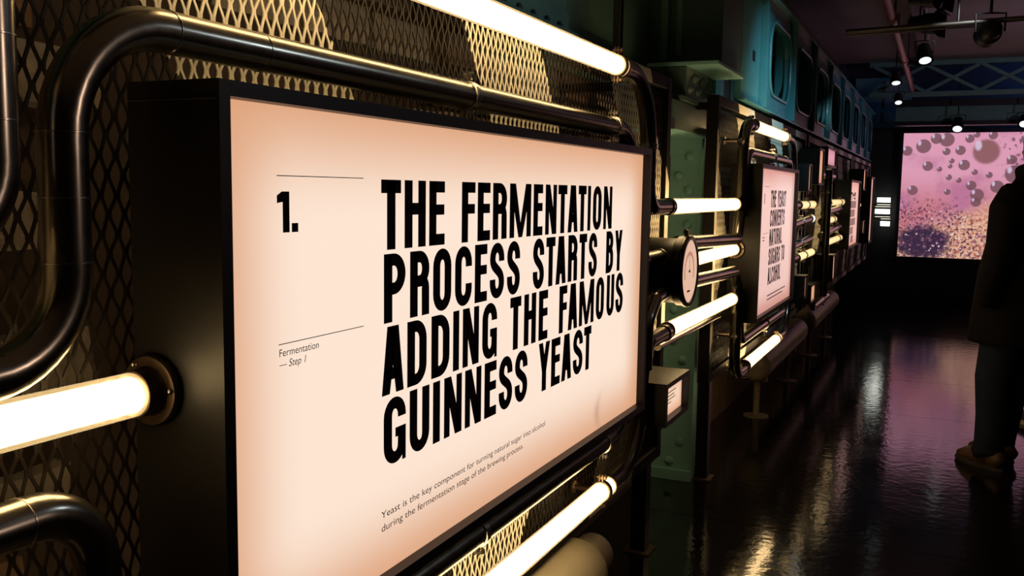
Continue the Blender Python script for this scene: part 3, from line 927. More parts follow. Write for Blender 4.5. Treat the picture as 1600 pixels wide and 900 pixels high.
light_tube(7.125, 7.95, 1.2047, 'middle light tube running up to the third panel', clamps=(7.8,), **far)
light_tube(7.30, 8.50, 1.033, 'lower light tube running up to the third panel', clamps=(8.3,), **far)
pipe([(PX, 7.21, 1.266), (PX, 8.35, 1.288)], [], 'purple-lit pipe just above the middle tube before the third panel', r=0.0245, clamps=[((PX, 8.2, 1.285), (0, 1, 0))])
pipe([(PX, 7.09, 1.102), (PX, 8.37, 1.135)], [], 'purple-lit pipe just below the middle tube before the third panel', r=0.0245, clamps=[((PX, 8.2, 1.1306), (0, 1, 0))])
light_tube(9.62, 10.3, 1.30, 'upper light tube between the third and fourth panels', clamps=(9.9,), **far)
light_tube(9.62, 10.14, 1.12, 'lower light tube between the third and fourth panels', clamps=(9.9,), **far)
for a, b2, z, lb in ((-0.80, -0.625, 1.345, 'topmost white light tube of three on the end wall'), (-0.82, -0.625, 1.193, 'middle white light tube of three on the end wall'), (-0.745, -0.618, 1.033, 'lowest white light tube of three on the end wall')):
    light_tube(a, b2, z, lb, x=13.2, glow=M['tube_white'], axis='x', r=0.034, core=0.030)
for z, lb in ((1.27, 'thin upper rail between the white tubes on the end wall'), (1.11, 'thin lower rail between the white tubes on the end wall')):
    o = thing('wall_rail', (-0.80, 13.2, z), lb, 'rail')
    MB().cyl((-1.02, 13.2, z), (-0.61, 13.2, z), 0.018).build('rail_run', M['steel'], o, smooth=True)
    MB().box(-0.72, -0.70, 13.2, 13.4, z - 0.01, z + 0.01).build('bracket', M['fixture'], o)

# ------------------------------------------------------------------ floor pipes on stands
def floor_pipe(y0, y1, x, z, r, label, stands, valve=False):
    t = thing('floor_pipe', (x, y0, 0), label, 'pipe')
    pr = [(0, r * 0.55), (0.012, r * 0.80), (0.035, r * 0.97), (0.06, r)] if not valve else [(0, r * .62), (0.13, r * .64), (0.15, r * .98), (0.19, r), (0.21, r)]
    MB().lathe((x, y1 if valve else y0, z), (0, -1, 0) if valve else (0, 1, 0), pr + [(abs(y1 - y0), r)], 32).build('pipe_body', M['cream'], t, smooth=True)
    for y in stands:
        s = MB().cyl((x, y, 0.008), (x, y, z - r + 0.01), 0.020, 16).build('stand_leg', M['cream'], t, smooth=True)
        MB().lathe((x, y, 0.0005), (0, 0, 1), [(0, 0.078), (0.006, 0.078), (0.010, 0.06), (0.012, 0.024), (0.03, 0.0205)], 28).build('foot_flange', M['cream'], s, smooth=True)
        MB().box(x - 0.05, x + 0.06, y - 0.018, y + 0.018, z - r - 0.012, z - r + 0.012).build('saddle', M['cream'], s)
    return t


floor_pipe(0.2, 2.56, -0.90, 0.310, 0.100, 'fat cream pipe low under the largest panel with a stepped end', (0.9, 2.3), True)
floor_pipe(5.72, 7.5, -1.0, 0.335, 0.095, 'fat cream floor pipe with domed end below the second panel', (5.86, 7.1))
floor_pipe(8.0, 9.9, -1.0, 0.335, 0.095, 'grey looking floor pipe on stands farther down the wall', (8.35, 9.5))

# ------------------------------------------------------------------ riveted column
def column():
    t = thing('iron_column', (-1.15, 4.45, 0), 'riveted teal iron column between the first and second screens', 'column')
    MB().box(-1.27, -1.0395, 4.34, 4.396, 0, 1.95).build('front_plate', M['mint'], t, bevel=0.003)
    MB().box(-1.27, -1.05, 4.396, 4.62, 0, 3.0).build('core', M['teal'], t)
    MB().box(-1.054, -1.0385, 4.334, 4.341, 0, 1.68).build('edge_strip', M['mint'], t, bevel=0.002)
    MB().box(-1.27, -1.036, 4.325, 4.341, 0.0, 0.055).build('base_cleat', M['mint'], t, bevel=0.004)
    for X, zs in ((-1.098, (1.57, 1.41, 1.25, 1.09, 0.93, 0.76, 0.595, 0.40, 0.193)), (-1.148, (1.48, 1.32, 1.16, 1.0, 0.84, 0.685, 0.50, 0.30, 0.093)), (-1.21, (1.57, 1.25, 0.93, 0.595, 0.193))):
        for z in zs:
            MB().dome((X, 4.34, z), (0, -1, 0), 0.0225, 0.018).build('rivet', M['mint'], t, smooth=True)
    # bracket reaching forward over the end of the first screen
    MB().box(-1.20, -1.0, 3.66, 4.34, 1.66, 1.775).build('bracket_block', M['slate'], t, bevel=0.004)
    MB().box(-1.20, -0.992, 3.77, 4.35, 1.778, 1.800).build('bracket_ledge', M['slate'], t, bevel=0.004)
    g = MB().prism([(3.85, 1.80), (4.38, 1.80), (4.39, 1.925), (3.845, 1.925)], lambda u, v, w: (-1.0 - w, u, v), 0.19).build('gusset', M['slate'], t)
    for (y, z) in ((3.99, 1.890), (4.13, 1.889), (4.279, 1.890), (3.91, 1.838), (4.05, 1.839), (4.19, 1.841), (4.335, 1.842)):
        MB().lathe((-1.0, y, z), (1, 0, 0), [(-0.002, 0.021), (0.004, 0.020), (0.020, 0.006), (0.022, 0.001)], 14).build('bolt_cone', M['slate'], g, smooth=True)
    MB().box(-1.20, -1.002, 3.662, 4.34, 1.655, 1.66).build('lit_underside', M['mint'], t)  # added thin plate; its mint colour stands in for tube light under the block
    MB().box(-1.17, -0.865, 3.845, 4.38, 1.926, 1.944).build('shelf_plate', M['mint'], t, bevel=0.004)  # mint rather than slate, to put the tube light underneath into the colour
    MB().box(-1.13, -0.900, 4.05, 4.46, 1.944, 3.0).build('upper_shaft', M['slate'], t, bevel=0.004)
    MB().box(-1.27, -1.13, 4.12, 4.30, 1.80, 3.0).build('upper_web', M['teal'], t, bevel=0.004)
    MB().box(-1.165, -1.135, 4.02, 4.14, 1.944, 3.0).build('flange_angle', M['teal'], t, bevel=0.003)
    MB().box(-1.10, -1.075, 4.038, 4.052, 2.0, 3.0).build('flange_rib', M['teal'], t, bevel=0.002)
    MB().box(-1.045, -1.012, 3.655, 3.70, 0.9, 1.55).build('side_strap', M['black_gloss'], t, bevel=0.006)


column()

# upper teal plate girder with bolts, above the first screen
t = thing('plate_girder', (-1.15, 1.2, 1.88), 'teal plate girder with black bolts above the largest panel', 'girder')
MB().box(-1.275, -1.135, -1.2, 2.82, 1.93, 2.998).build('web_plate', M['teal'], t)
MB().box(-1.275, -1.085, -1.2, 2.82, 1.885, 1.900).build('bottom_flange', M['teal'], t, bevel=0.003)
MB().box(-1.135, -1.120, -1.2, 2.82, 1.900, 1.965).build('angle_leg', M['teal'], t, bevel=0.003)
for k in range(22):
    y = 2.70 - 0.1 * k
    MB().lathe((-1.105, y, 1.900), (0, 0, 1), [(0, 0.011), (0.012, 0.011), (0.013, 0.009), (0.02, 0.0055)], 6).build('bolt', M['fixture'], t)
t = thing('recessed_panel', (-1.25, 3.4, 1.9), 'dark teal recessed wall panel between girder and riveted column', 'panel')
MB().box(-1.275, -1.235, 2.84, 4.10, 1.82, 2.998).build('back_sheet', M['teal'], t)
MB().box(-1.235, -1.21, 2.84, 2.92, 1.82, 2.998).build('stile', M['teal'], t, bevel=0.004)
MB().box(-1.235, -1.21, 3.62, 3.80, 1.82, 2.998).build('stile', M['teal'], t, bevel=0.01)
MB().box(-1.235, -1.19, 2.92, 4.10, 1.905, 1.93).build('ledge', M['teal'], t, bevel=0.003)
t = thing('wall_conduit', (-1.10, 3.23, 1.75), 'thin upright steel conduit above the top light tube end', 'pipe')
MB().cyl((-1.10, 3.23, 1.88), (-1.10, 3.23, 2.95), 0.011).build('conduit_run', M['conduit'], t, smooth=True)
MB().cyl((-1.10, 3.29, 1.88), (-1.10, 3.29, 2.95), 0.006).build('thin_cable', M['fixture'], t, smooth=True)
MB().box(-1.165, -1.088, 3.21, 3.25, 2.25, 2.27).build('saddle_clip', M['conduit'], t)
MB().box(-1.165, -1.088, 3.20, 3.31, 1.872, 1.884).build('base_clip', M['conduit'], t)

# ------------------------------------------------------------------ pierced girder over the second screen
def pierced_girder():
    t = thing('pierced_girder', (-0.93, 8.5, 1.85), 'teal cast girder with rounded openings over the second screen', 'girder')
    XG = -0.90
    zb, zt = 1.852, 2.44

    def plate(y0, y1, oy0, oy1, oz0, oz1, r):
        """one casting: a web with a rounded opening"""
        n = 8
        inner = []
        for (cx, cz, a0) in ((oy1 - r, oz1 - r, 0), (oy0 + r, oz1 - r, 90), (oy0 + r, oz0 + r, 180), (oy1 - r, oz0 + r, 270)):
            inner += arc(cx, cz, r, r, a0, a0 + 90, n)
        outer = []
        N = len(inner)
        cy, cz = (oy0 + oy1) / 2, (oz0 + oz1) / 2
        for (u, v) in inner:
            du, dv = u - cy, v - cz
            su = (y1 - cy) / du if du > 1e-6 else ((y0 - cy) / du if du < -1e-6 else 1e9)
            sv = (zt - cz) / dv if dv > 1e-6 else ((zb - cz) / dv if dv < -1e-6 else 1e9)
            k = min(su, sv)
            outer.append((cy + du * k, cz + dv * k))
        b_ = MB()
        vs = []
        for dx in (0, -0.03):
            vs += [(XG + dx, u, v) for u, v in inner] + [(XG + dx, u, v) for u, v in outer]
        fs = []
        for i in range(N):
            j = (i + 1) % N
            fs += [(i, j, N + j, N + i), (2 * N + i, 3 * N + i, 3 * N + j, 2 * N + j), (i, 2 * N + i, 2 * N + j, j), (N + i, N + j, 3 * N + j, 3 * N + i)]
        b_.add(vs, fs)
        # fill the corners
        for (u, v) in ((y0, zb), (y1, zb), (y0, zt), (y1, zt)):
            near = sorted(range(N), key=lambda i: (outer[i][0] - u) ** 2 + (outer[i][1] - v) ** 2)[:2]
            b_.add([(XG, u, v), (XG, *outer[near[0]]), (XG, *outer[near[1]])], [(0, 1, 2)])
        w = b_.build('web_casting', M['teal_light'], t)
        # raised rim round the opening
        rim = [(XG + 0.004, u, v) for u, v in inner]
        MB().sweep(rim + [rim[0], rim[1]], 0.010, 8, caps=False).build('opening_rim', M['teal_light'], w, smooth=True)
        return w
    MB().box(XG - 0.03, XG, 4.47, 4.94, zb, zt).build('end_plate', M['teal_light'], t, bevel=0.003)
    MB().box(XG - 0.002, XG + 0.003, 4.74, 4.80, 2.06, 2.11).build('square_slot', M['fixture'], t)
    y = 4.97
    for k in range(8):
        L = 1.0
        o0, o1 = y + 0.24, y + L - 0.03
        plate(y, y + L, o0, o1, 1.945, 2.345, 0.15)
        MB().box(XG - 0.09, XG + 0.035, y - 0.016, y + 0.016, zb, zt).build('joint_flange', M['teal_light'], t, bevel=0.003)
        if k < 4:
            for z in (1.92, 2.02, 2.12, 2.22):
                MB().lathe((XG + 0.02, y + 0.016, z), (0, 1, 0), [(0, 0.012), (0.010, 0.012)], 6).build('joint_bolt', M['teal_light'], t)
        y += L
    MB().box(XG - 0.03, XG + 0.022, 4.47, y, zb - 0.012, zb).build('bottom_lip', M['teal_light'], t, bevel=0.003)
    MB().box(XG - 0.30, XG + 0.04, 4.64, y, zt, zt + 0.02).build('top_flange', M['teal_light'], t, bevel=0.003)
    for k in range(24):
        yy = 4.66 + k * 0.34
        MB().box(XG - 0.34, XG - 0.035, yy, yy + 0.03, zt - 0.03, zt).build('top_rib', M['teal'], t)
    for k in range(18):
        yy = 5.1 + k * 0.45
        MB().box(-1.27, -1.235, yy, yy + 0.10, 1.90, 2.44).build('back_rib', M['slate'], t)


pierced_girder()

# ------------------------------------------------------------------ end wall screen
def video_wall():
    t = thing('video_screen', (1.05, 13.3, 0.55), 'huge glowing video screen of rising bubbles on the end wall', 'screen')
    x0, x1, z0, z1 = -0.518, 2.62, 0.604, 2.221
    MB().box(x0 - 0.045, x0, 13.27, 13.398, z0 - 0.04, z1 + 0.04).box(x1, x1 + 0.045, 13.27, 13.398, z0 - 0.04, z1 + 0.04).box(x0, x1, 13.27, 13.398, z0 - 0.04, z0).box(x0, x1, 13.27, 13.398, z1, z1 + 0.04).build('bezel', M['fixture'], t)
    m, nt, b = new_mat('bubble_video')
    nt.nodes.remove(b)
    g = nt.nodes.new('ShaderNodeNewGeometry')
    P = g.outputs['Position']
    sp = nt.nodes.new('ShaderNodeSeparateXYZ')
    nt.links.new(P, sp.inputs[0])
    x, z = sp.outputs[0], sp.outputs[2]

    def rng(v, a, b2, c=0.0, d=1.0, smooth=True):
        n = nt.nodes.new('ShaderNodeMapRange')
        if smooth:
            n.interpolation_type = 'SMOOTHSTEP'
        n.inputs[1].default_value, n.inputs[2].default_value = a, b2
        n.inputs[3].default_value, n.inputs[4].default_value = c, d
        nt.links.new(v, n.inputs[0])
        return n.outputs[0]

    def noise(sc, det=4):
        n = nt.nodes.new('ShaderNodeTexNoise')
        n.inputs['Scale'].default_value = sc
        n.inputs['Detail'].default_value = det
        nt.links.new(P, n.inputs['Vector'])
        return n.outputs['Fac']
    up_ = rng(z, 1.15, 1.75)
    col = mix_col(nt, up_, (0.62, 0.20, 0.24), (0.78, 0.36, 0.50))
    col = mix_col(nt, rng(noise(2.2), 0.45, 0.7), col, (0.55, 0.20, 0.34))
    # golden fizz low on the screen
    fz = math_node(nt, 'ADD', z, math_node(nt, 'MULTIPLY', x, -0.40))
    gold = rng(math_node(nt, 'ADD', fz, math_node(nt, 'MULTIPLY', noise(4), 0.3)), 1.38, 1.04)
    col = mix_col(nt, gold, col, (0.86, 0.48, 0.33))
    col = mix_col(nt, math_node(nt, 'MULTIPLY', rng(noise(24, 3), 0.46, 0.64), gold), col, (0.50, 0.15, 0.12))
    col = mix_col(nt, math_node(nt, 'MULTIPLY', rng(noise(26, 2), 0.60, 0.72), gold), col, (1.0, 0.80, 0.62))
    # dark patch lower left
    dl = math_node(nt, 'ADD', math_node(nt, 'POWER', math_node(nt, 'DIVIDE', math_node(nt, 'ADD', x, 0.22), 0.36), 2.0), math_node(nt, 'POWER', math_node(nt, 'DIVIDE', math_node(nt, 'SUBTRACT', z, 0.80), 0.24), 2.0))
    col = mix_col(nt, rng(math_node(nt, 'ADD', dl, math_node(nt, 'MULTIPLY', noise(16, 3), 1.2)), 1.8, 1.1), col, (0.045, 0.025, 0.06))
    col = mix_col(nt, math_node(nt, 'MULTIPLY', rng(dl, 6.0, 3.0), rng(noise(30, 3), 0.50, 0.62)), col, (0.10, 0.04, 0.08))
    col = mix_col(nt, math_node(nt, 'MULTIPLY', rng(dl, 7.0, 3.0), rng(noise(23, 3), 0.62, 0.70)), col, (0.80, 0.55, 0.62))
    # streak of fizz, upper right
    vs = nt.nodes.new('ShaderNodeTexVoronoi')
    vs.inputs['Scale'].default_value = 15
    nt.links.new(P, vs.inputs['Vector'])
    low = rng(z, 1.50, 1.25)
    hi = math_node(nt, 'MULTIPLY', rng(x, 0.55, 0.75), rng(z, 1.6, 1.75))
    sm = math_node(nt, 'MULTIPLY', rng(vs.outputs['Distance'], 0.36, 0.30), math_node(nt, 'MULTIPLY', math_node(nt, 'MAXIMUM', low, hi), rng(noise(5), 0.42, 0.5)))
    col = mix_col(nt, math_node(nt, 'MULTIPLY', sm, 0.8), col, (0.22, 0.08, 0.14))
    sh = math_node(nt, 'MULTIPLY', rng(vs.outputs['Distance'], 0.16, 0.10), math_node(nt, 'MAXIMUM', low, hi))
    col = mix_col(nt, math_node(nt, 'MULTIPLY', sh, rng(noise(7), 0.5, 0.6)), col, (0.95, 0.75, 0.85))
    BUB = [(-0.467, 1.991, 0.064), (-0.273, 2.051, 0.091), (-0.125, 2.148, 0.069), (0.0, 2.132, 0.089), (0.165, 1.996, 0.061), (0.462, 1.979, 0.172), (0.217, 1.809, 0.068), (-0.21, 1.793, 0.063), (0.048, 1.65, 0.038), (0.344, 1.719, 0.038), (0.314, 1.547, 0.061), (0.388, 1.428, 0.081), (0.38, 1.338, 0.061), (0.039, 1.461, 0.039), (0.167, 1.613, 0.034), (0.07, 1.861, 0.034), (0.513, 1.683, 0.04), (0.609, 1.536, 0.079), (-0.375, 1.478, 0.064), (0.264, 2.144, 0.054), (0.529, 2.185, 0.053), (0.002, 1.981, 0.048), (0.342, 2.195, 0.04), (-0.068, 1.755, 0.033), (0.054, 1.793, 0.03)]
    rb = random.Random(5)
    for _ in range(22):
        BUB.append((rb.uniform(0.75, 2.5), rb.uniform(1.3, 2.15), rb.uniform(0.03, 0.12)))
    for (bx, bz, br) in BUB:
        dx, dz = math_node(nt, 'SUBTRACT', x, bx), math_node(nt, 'SUBTRACT', z, bz)
        d = math_node(nt, 'SQRT', math_node(nt, 'ADD', math_node(nt, 'MULTIPLY', dx, dx), math_node(nt, 'MULTIPLY', dz, dz)))
        s = 0.75 if br > 0.15 else 0.92
        f = math_node(nt, 'MULTIPLY', rng(d, br * 1.05, br * s), 0.88)
        col = mix_col(nt, f, col, (0.185, 0.085, 0.105) if br < 0.15 else (0.25, 0.10, 0.10))
        hx, hz = math_node(nt, 'ADD', dx, br * 0.55), math_node(nt, 'SUBTRACT', dz, br * 0.45)
        hd = math_node(nt, 'ADD', math_node(nt, 'MULTIPLY', hx, hx), math_node(nt, 'MULTIPLY', math_node(nt, 'MULTIPLY', hz, hz), 0.4))
        col = mix_col(nt, math_node(nt, 'MULTIPLY', rng(hd, (br * 0.30) ** 2, (br * 0.10) ** 2), 0.7), col, (0.85, 0.72, 0.95))
    e = nt.nodes.new('ShaderNodeEmission')
    nt.links.new(col, e.inputs[0])
    e.inputs[1].default_value = 0.90
    nt.links.new(e.outputs[0], nt.nodes['Material Output'].inputs[0])
    MB().box(x0, x1, 13.30, 13.33, z0, z1).build('display', m, t)


video_wall()

# ------------------------------------------------------------------ overhead
def truss():
    t = thing('roof_truss', (1.9, 12.2, 2.6), 'dark blue-green lattice truss above the video screen', 'truss')
    for z in (2.62, 2.98):
        MB().box(-0.9, 4.39, 12.16, 12.26, z - 0.035, z + 0.02).build('chord', M['teal'], t, bevel=0.004)
    MB().box(-0.9, 4.39, 12.14, 12.28, 3.0, 3.06).build('top_plate', M['teal'], t)
    xs = [-0.85 + 0.58 * k for k in range(10)]
    for i in range(9):
        for a, b2 in ((2.64, 2.95), (2.95, 2.64)):
            MB().prism([(xs[i], a - 0.022), (xs[i + 1], b2 - 0.022), (xs[i + 1], b2 + 0.022), (xs[i], a + 0.022)], lambda u, v, w: (u, 12.19 + w, v), 0.03 if a < b2 else -0.02).build('brace', M['teal'], t)
    t = thing('ceiling_beam', (1.9, 12.6, 2.3), 'level dark beam between the truss and the video screen', 'beam')
    MB().box(-0.6, 4.39, 12.55, 12.75, 2.50, 2.58).build('upper_flange', M['fixture'], t)
    MB().box(-0.6, 4.39, 12.62, 12.66, 2.32, 2.50).build('web', M['teal'], t)
    MB().box(-0.6, 4.39, 12.55, 12.75, 2.27, 2.32).build('lower_flange', M['fixture'], t)


truss()
t = thing('red_sprinkler_pipe', (-0.37, 8, 2.6), 'long red pipe hanging below the ceiling', 'pipe')
MB().sweep([(-0.353, 4.2, 2.52), (-0.366, 6.0, 2.55), (-0.41, 12.1, 2.65)], 0.027, 16).build('pipe_run', M['red'], t, smooth=True)
for k, y in enumerate((4.9, 6.6, 9.0)):
    MB().lathe((-0.358 - 0.0072 * (y - 4.9), y, 2.531 + 0.0165 * (y - 4.9)), (0, 1, 0.016), [(0, 0.027), (0.005, 0.034), (0.05, 0.034), (0.055, 0.027)], 18).build('coupling', M['red'], t, smooth=True)
    MB().cyl((-0.358, y + 0.1, 2.55), (-0.358, y + 0.1, 3.0), 0.006, 8).build('hanger_rod', M['fixture'], t)
t = thing('lighting_bar', (0.3, 6.8, 2.5), 'horizontal lighting bar crossing under the ceiling', 'bar')
MB().cyl((-0.67, 6.8, 2.508), (1.85, 6.8, 2.565), 0.0175).build('bar_tube', M['conduit'], t, smooth=True)
MB().cyl((-0.67, 6.82, 2.487), (0.2, 6.82, 2.503), 0.007).build('bar_cable', M['conduit'], t, smooth=True)
for x in (0.02, 1.3):
    MB().cyl((x, 6.8, 2.52), (x, 6.8, 3.0), 0.008, 8).build('hanger_rod', M['fixture'], t)
t = thing('ceiling_duct', (-0.30, 9.0, 2.85), 'pale narrow duct running beside the red pipe', 'duct')
MB().box(-0.33, -0.22, 5.0, 12.1, 2.93, 3.0).build('duct_run', M['ceiling'], t)
MB().box(-0.335, -0.215, 8.0, 8.04, 2.925, 3.0).build('duct_joint', M['conduit'], t)


def stage_light(c, size, aim, label, lit=True, barn=True, hang=None):
    """can of a theatre lantern with yoke, rear cap, lens and barn doors"""
    c, aim = Vector(c), Vector(aim)
    t = thing('stage_light', c, label, 'spotlight')
    a = (aim - c).normalized()
    s = size
    MB().lathe(c - a * s * 0.5, a, [(0, s * 0.18), (s * .08, s * .30), (s * .5, s * .34), (s * .55, s * .40), (s, s * .42)], 20).build('can', M['fixture'], t, smooth=True)
    MB().lathe(c + a * s * 0.485, a, [(0, s * 0.30), (s * .02, s * .30)], 20).build('lens', M['lens'] if lit else M['black_gloss'], t)
    side = a.cross(Vector((0, 0, 1))).normalized()
    y = MB()
    top = c + Vector((0, 0, s * 0.62))
    for k in (-1, 1):
        y.sweep([c + side * k * s * .45, c + side * k * s * .47 + Vector((0, 0, s * .60)), top], s * 0.035, 8)
    y.cyl(top, (top.x, top.y, hang or (3.0 if c.y < 12.1 else 3.5)), s * 0.05, 8)
    y.build('yoke', M['fixture'], t)
    if barn:
        upv = side.cross(a)
        for (d, w) in ((upv, side), (-upv, side), (side, upv), (-side, upv)):
            p = c + a * s * .5 + d * s * .40
            q = p + (a * .8 + d * .6) * s * .38
            n = (a * .6 - d * .8) * s * 0.02
            MB().add([p - w * s * .38, p + w * s * .38, q + w * s * .5, q - w * s * .5, p - w * s * .38 + n, p + w * s * .38 + n, q + w * s * .5 + n, q - w * s * .5 + n],
                     [(0, 1, 2, 3), (7, 6, 5, 4), (0, 4, 5, 1), (1, 5, 6, 2), (2, 6, 7, 3), (3, 7, 4, 0)]).build('barn_door', M['fixture'], t)
    return t


stage_light((-0.213, 7.35, 2.625), 0.18, (0.2, 7.3, 2.61), 'black stage light with barn doors, lower one of the pair behind the lighting bar', False)
stage_light((-0.20, 7.06, 2.765), 0.20, (0.25, 6.9, 2.72), 'black stage light with barn doors, close to the ceiling above its twin', False)
stage_light((-0.170, 6.8, 2.345), 0.126, (-0.10, 6.55, 1.9), 'small lit stage light hanging below the pair by the red pipe', True, False, 2.505)
stage_light((0.209, 6.8, 2.460), 0.19, (0.05, 7.7, 2.36), 'large black stage light hung from the lighting bar at right', False, False)
stage_light((-0.445, 9.0, 2.45), 0.12, (-0.40, 8.8, 2.0), 'lit stage light left of the red pipe near the wall', True, False)
stage_light((-0.47, 10.2, 2.38), 0.11, (-0.42, 9.9, 1.9), 'dim stage light farther back beside the red pipe', True, False)
stage_light((0.105, 12.4, 2.27), 0.17, (0.08, 11.9, 1.7), 'lit stage light just above the video screen top edge', True, False)
stage_light((0.80, 12.4, 2.30), 0.15, (0.75, 11.8, 1.8), 'lit stage light above the screen at the right frame edge', True, False)
t = thing('louvre_window', (-0.75, 12.9, 2.3), 'grey-green glazed hatch high in the end corner', 'window')
MB().box(-1.15, -0.45, 13.30, 13.398, 2.30, 2.95).build('frame', M['teal'], t)
for z in (2.36, 2.56, 2.76):
    MB().box(-0.78, -0.50, 13.285, 13.30, z, z + 0.14).build('pane', mat('hatch_glass', (0.25, 0.30, 0.24), 0.3), t)

# ------------------------------------------------------------------ people
def loft(b_, rings, seg=20, caps=True):
    """rings: (centre x, y, z, half depth, half width)"""
    k = len(b_.v)
    for (x, y, z, a, c) in rings:
        for j in range(seg):
            t_ = 2 * PI * j / seg
            b_.v.append((x + a * math.cos(t_), y + c * math.sin(t_), z))
    for i in range(len(rings) - 1):
        for j in range(seg):
            p, q = k + i * seg + j, k + i * seg + (j + 1) % seg
            b_.f.append((p, q, q + seg, p + seg))
    if caps:
        b_.f.append(tuple(range(k, k + seg))[::-1])
        b_.f.append(tuple(range(k + (len(rings) - 1) * seg, k + len(rings) * seg)))


def fuse(o, voxel, smooth=6):
    """one continuous skin from overlapping shapes"""
    md = o.modifiers.new('remesh', 'REMESH')
    md.mode = 'VOXEL'
    md.voxel_size = voxel
    ms = o.modifiers.new('smooth', 'SMOOTH')
    ms.iterations = smooth
    ms.factor = 0.5
    dg = bpy.context.evaluated_depsgraph_get()
    me = bpy.data.meshes.new_from_object(o.evaluated_get(dg))
    o.modifiers.clear()
    old = o.data
    o.data = me
    bpy.data.meshes.remove(old)
    for p in me.polygons:
        p.use_smooth = True


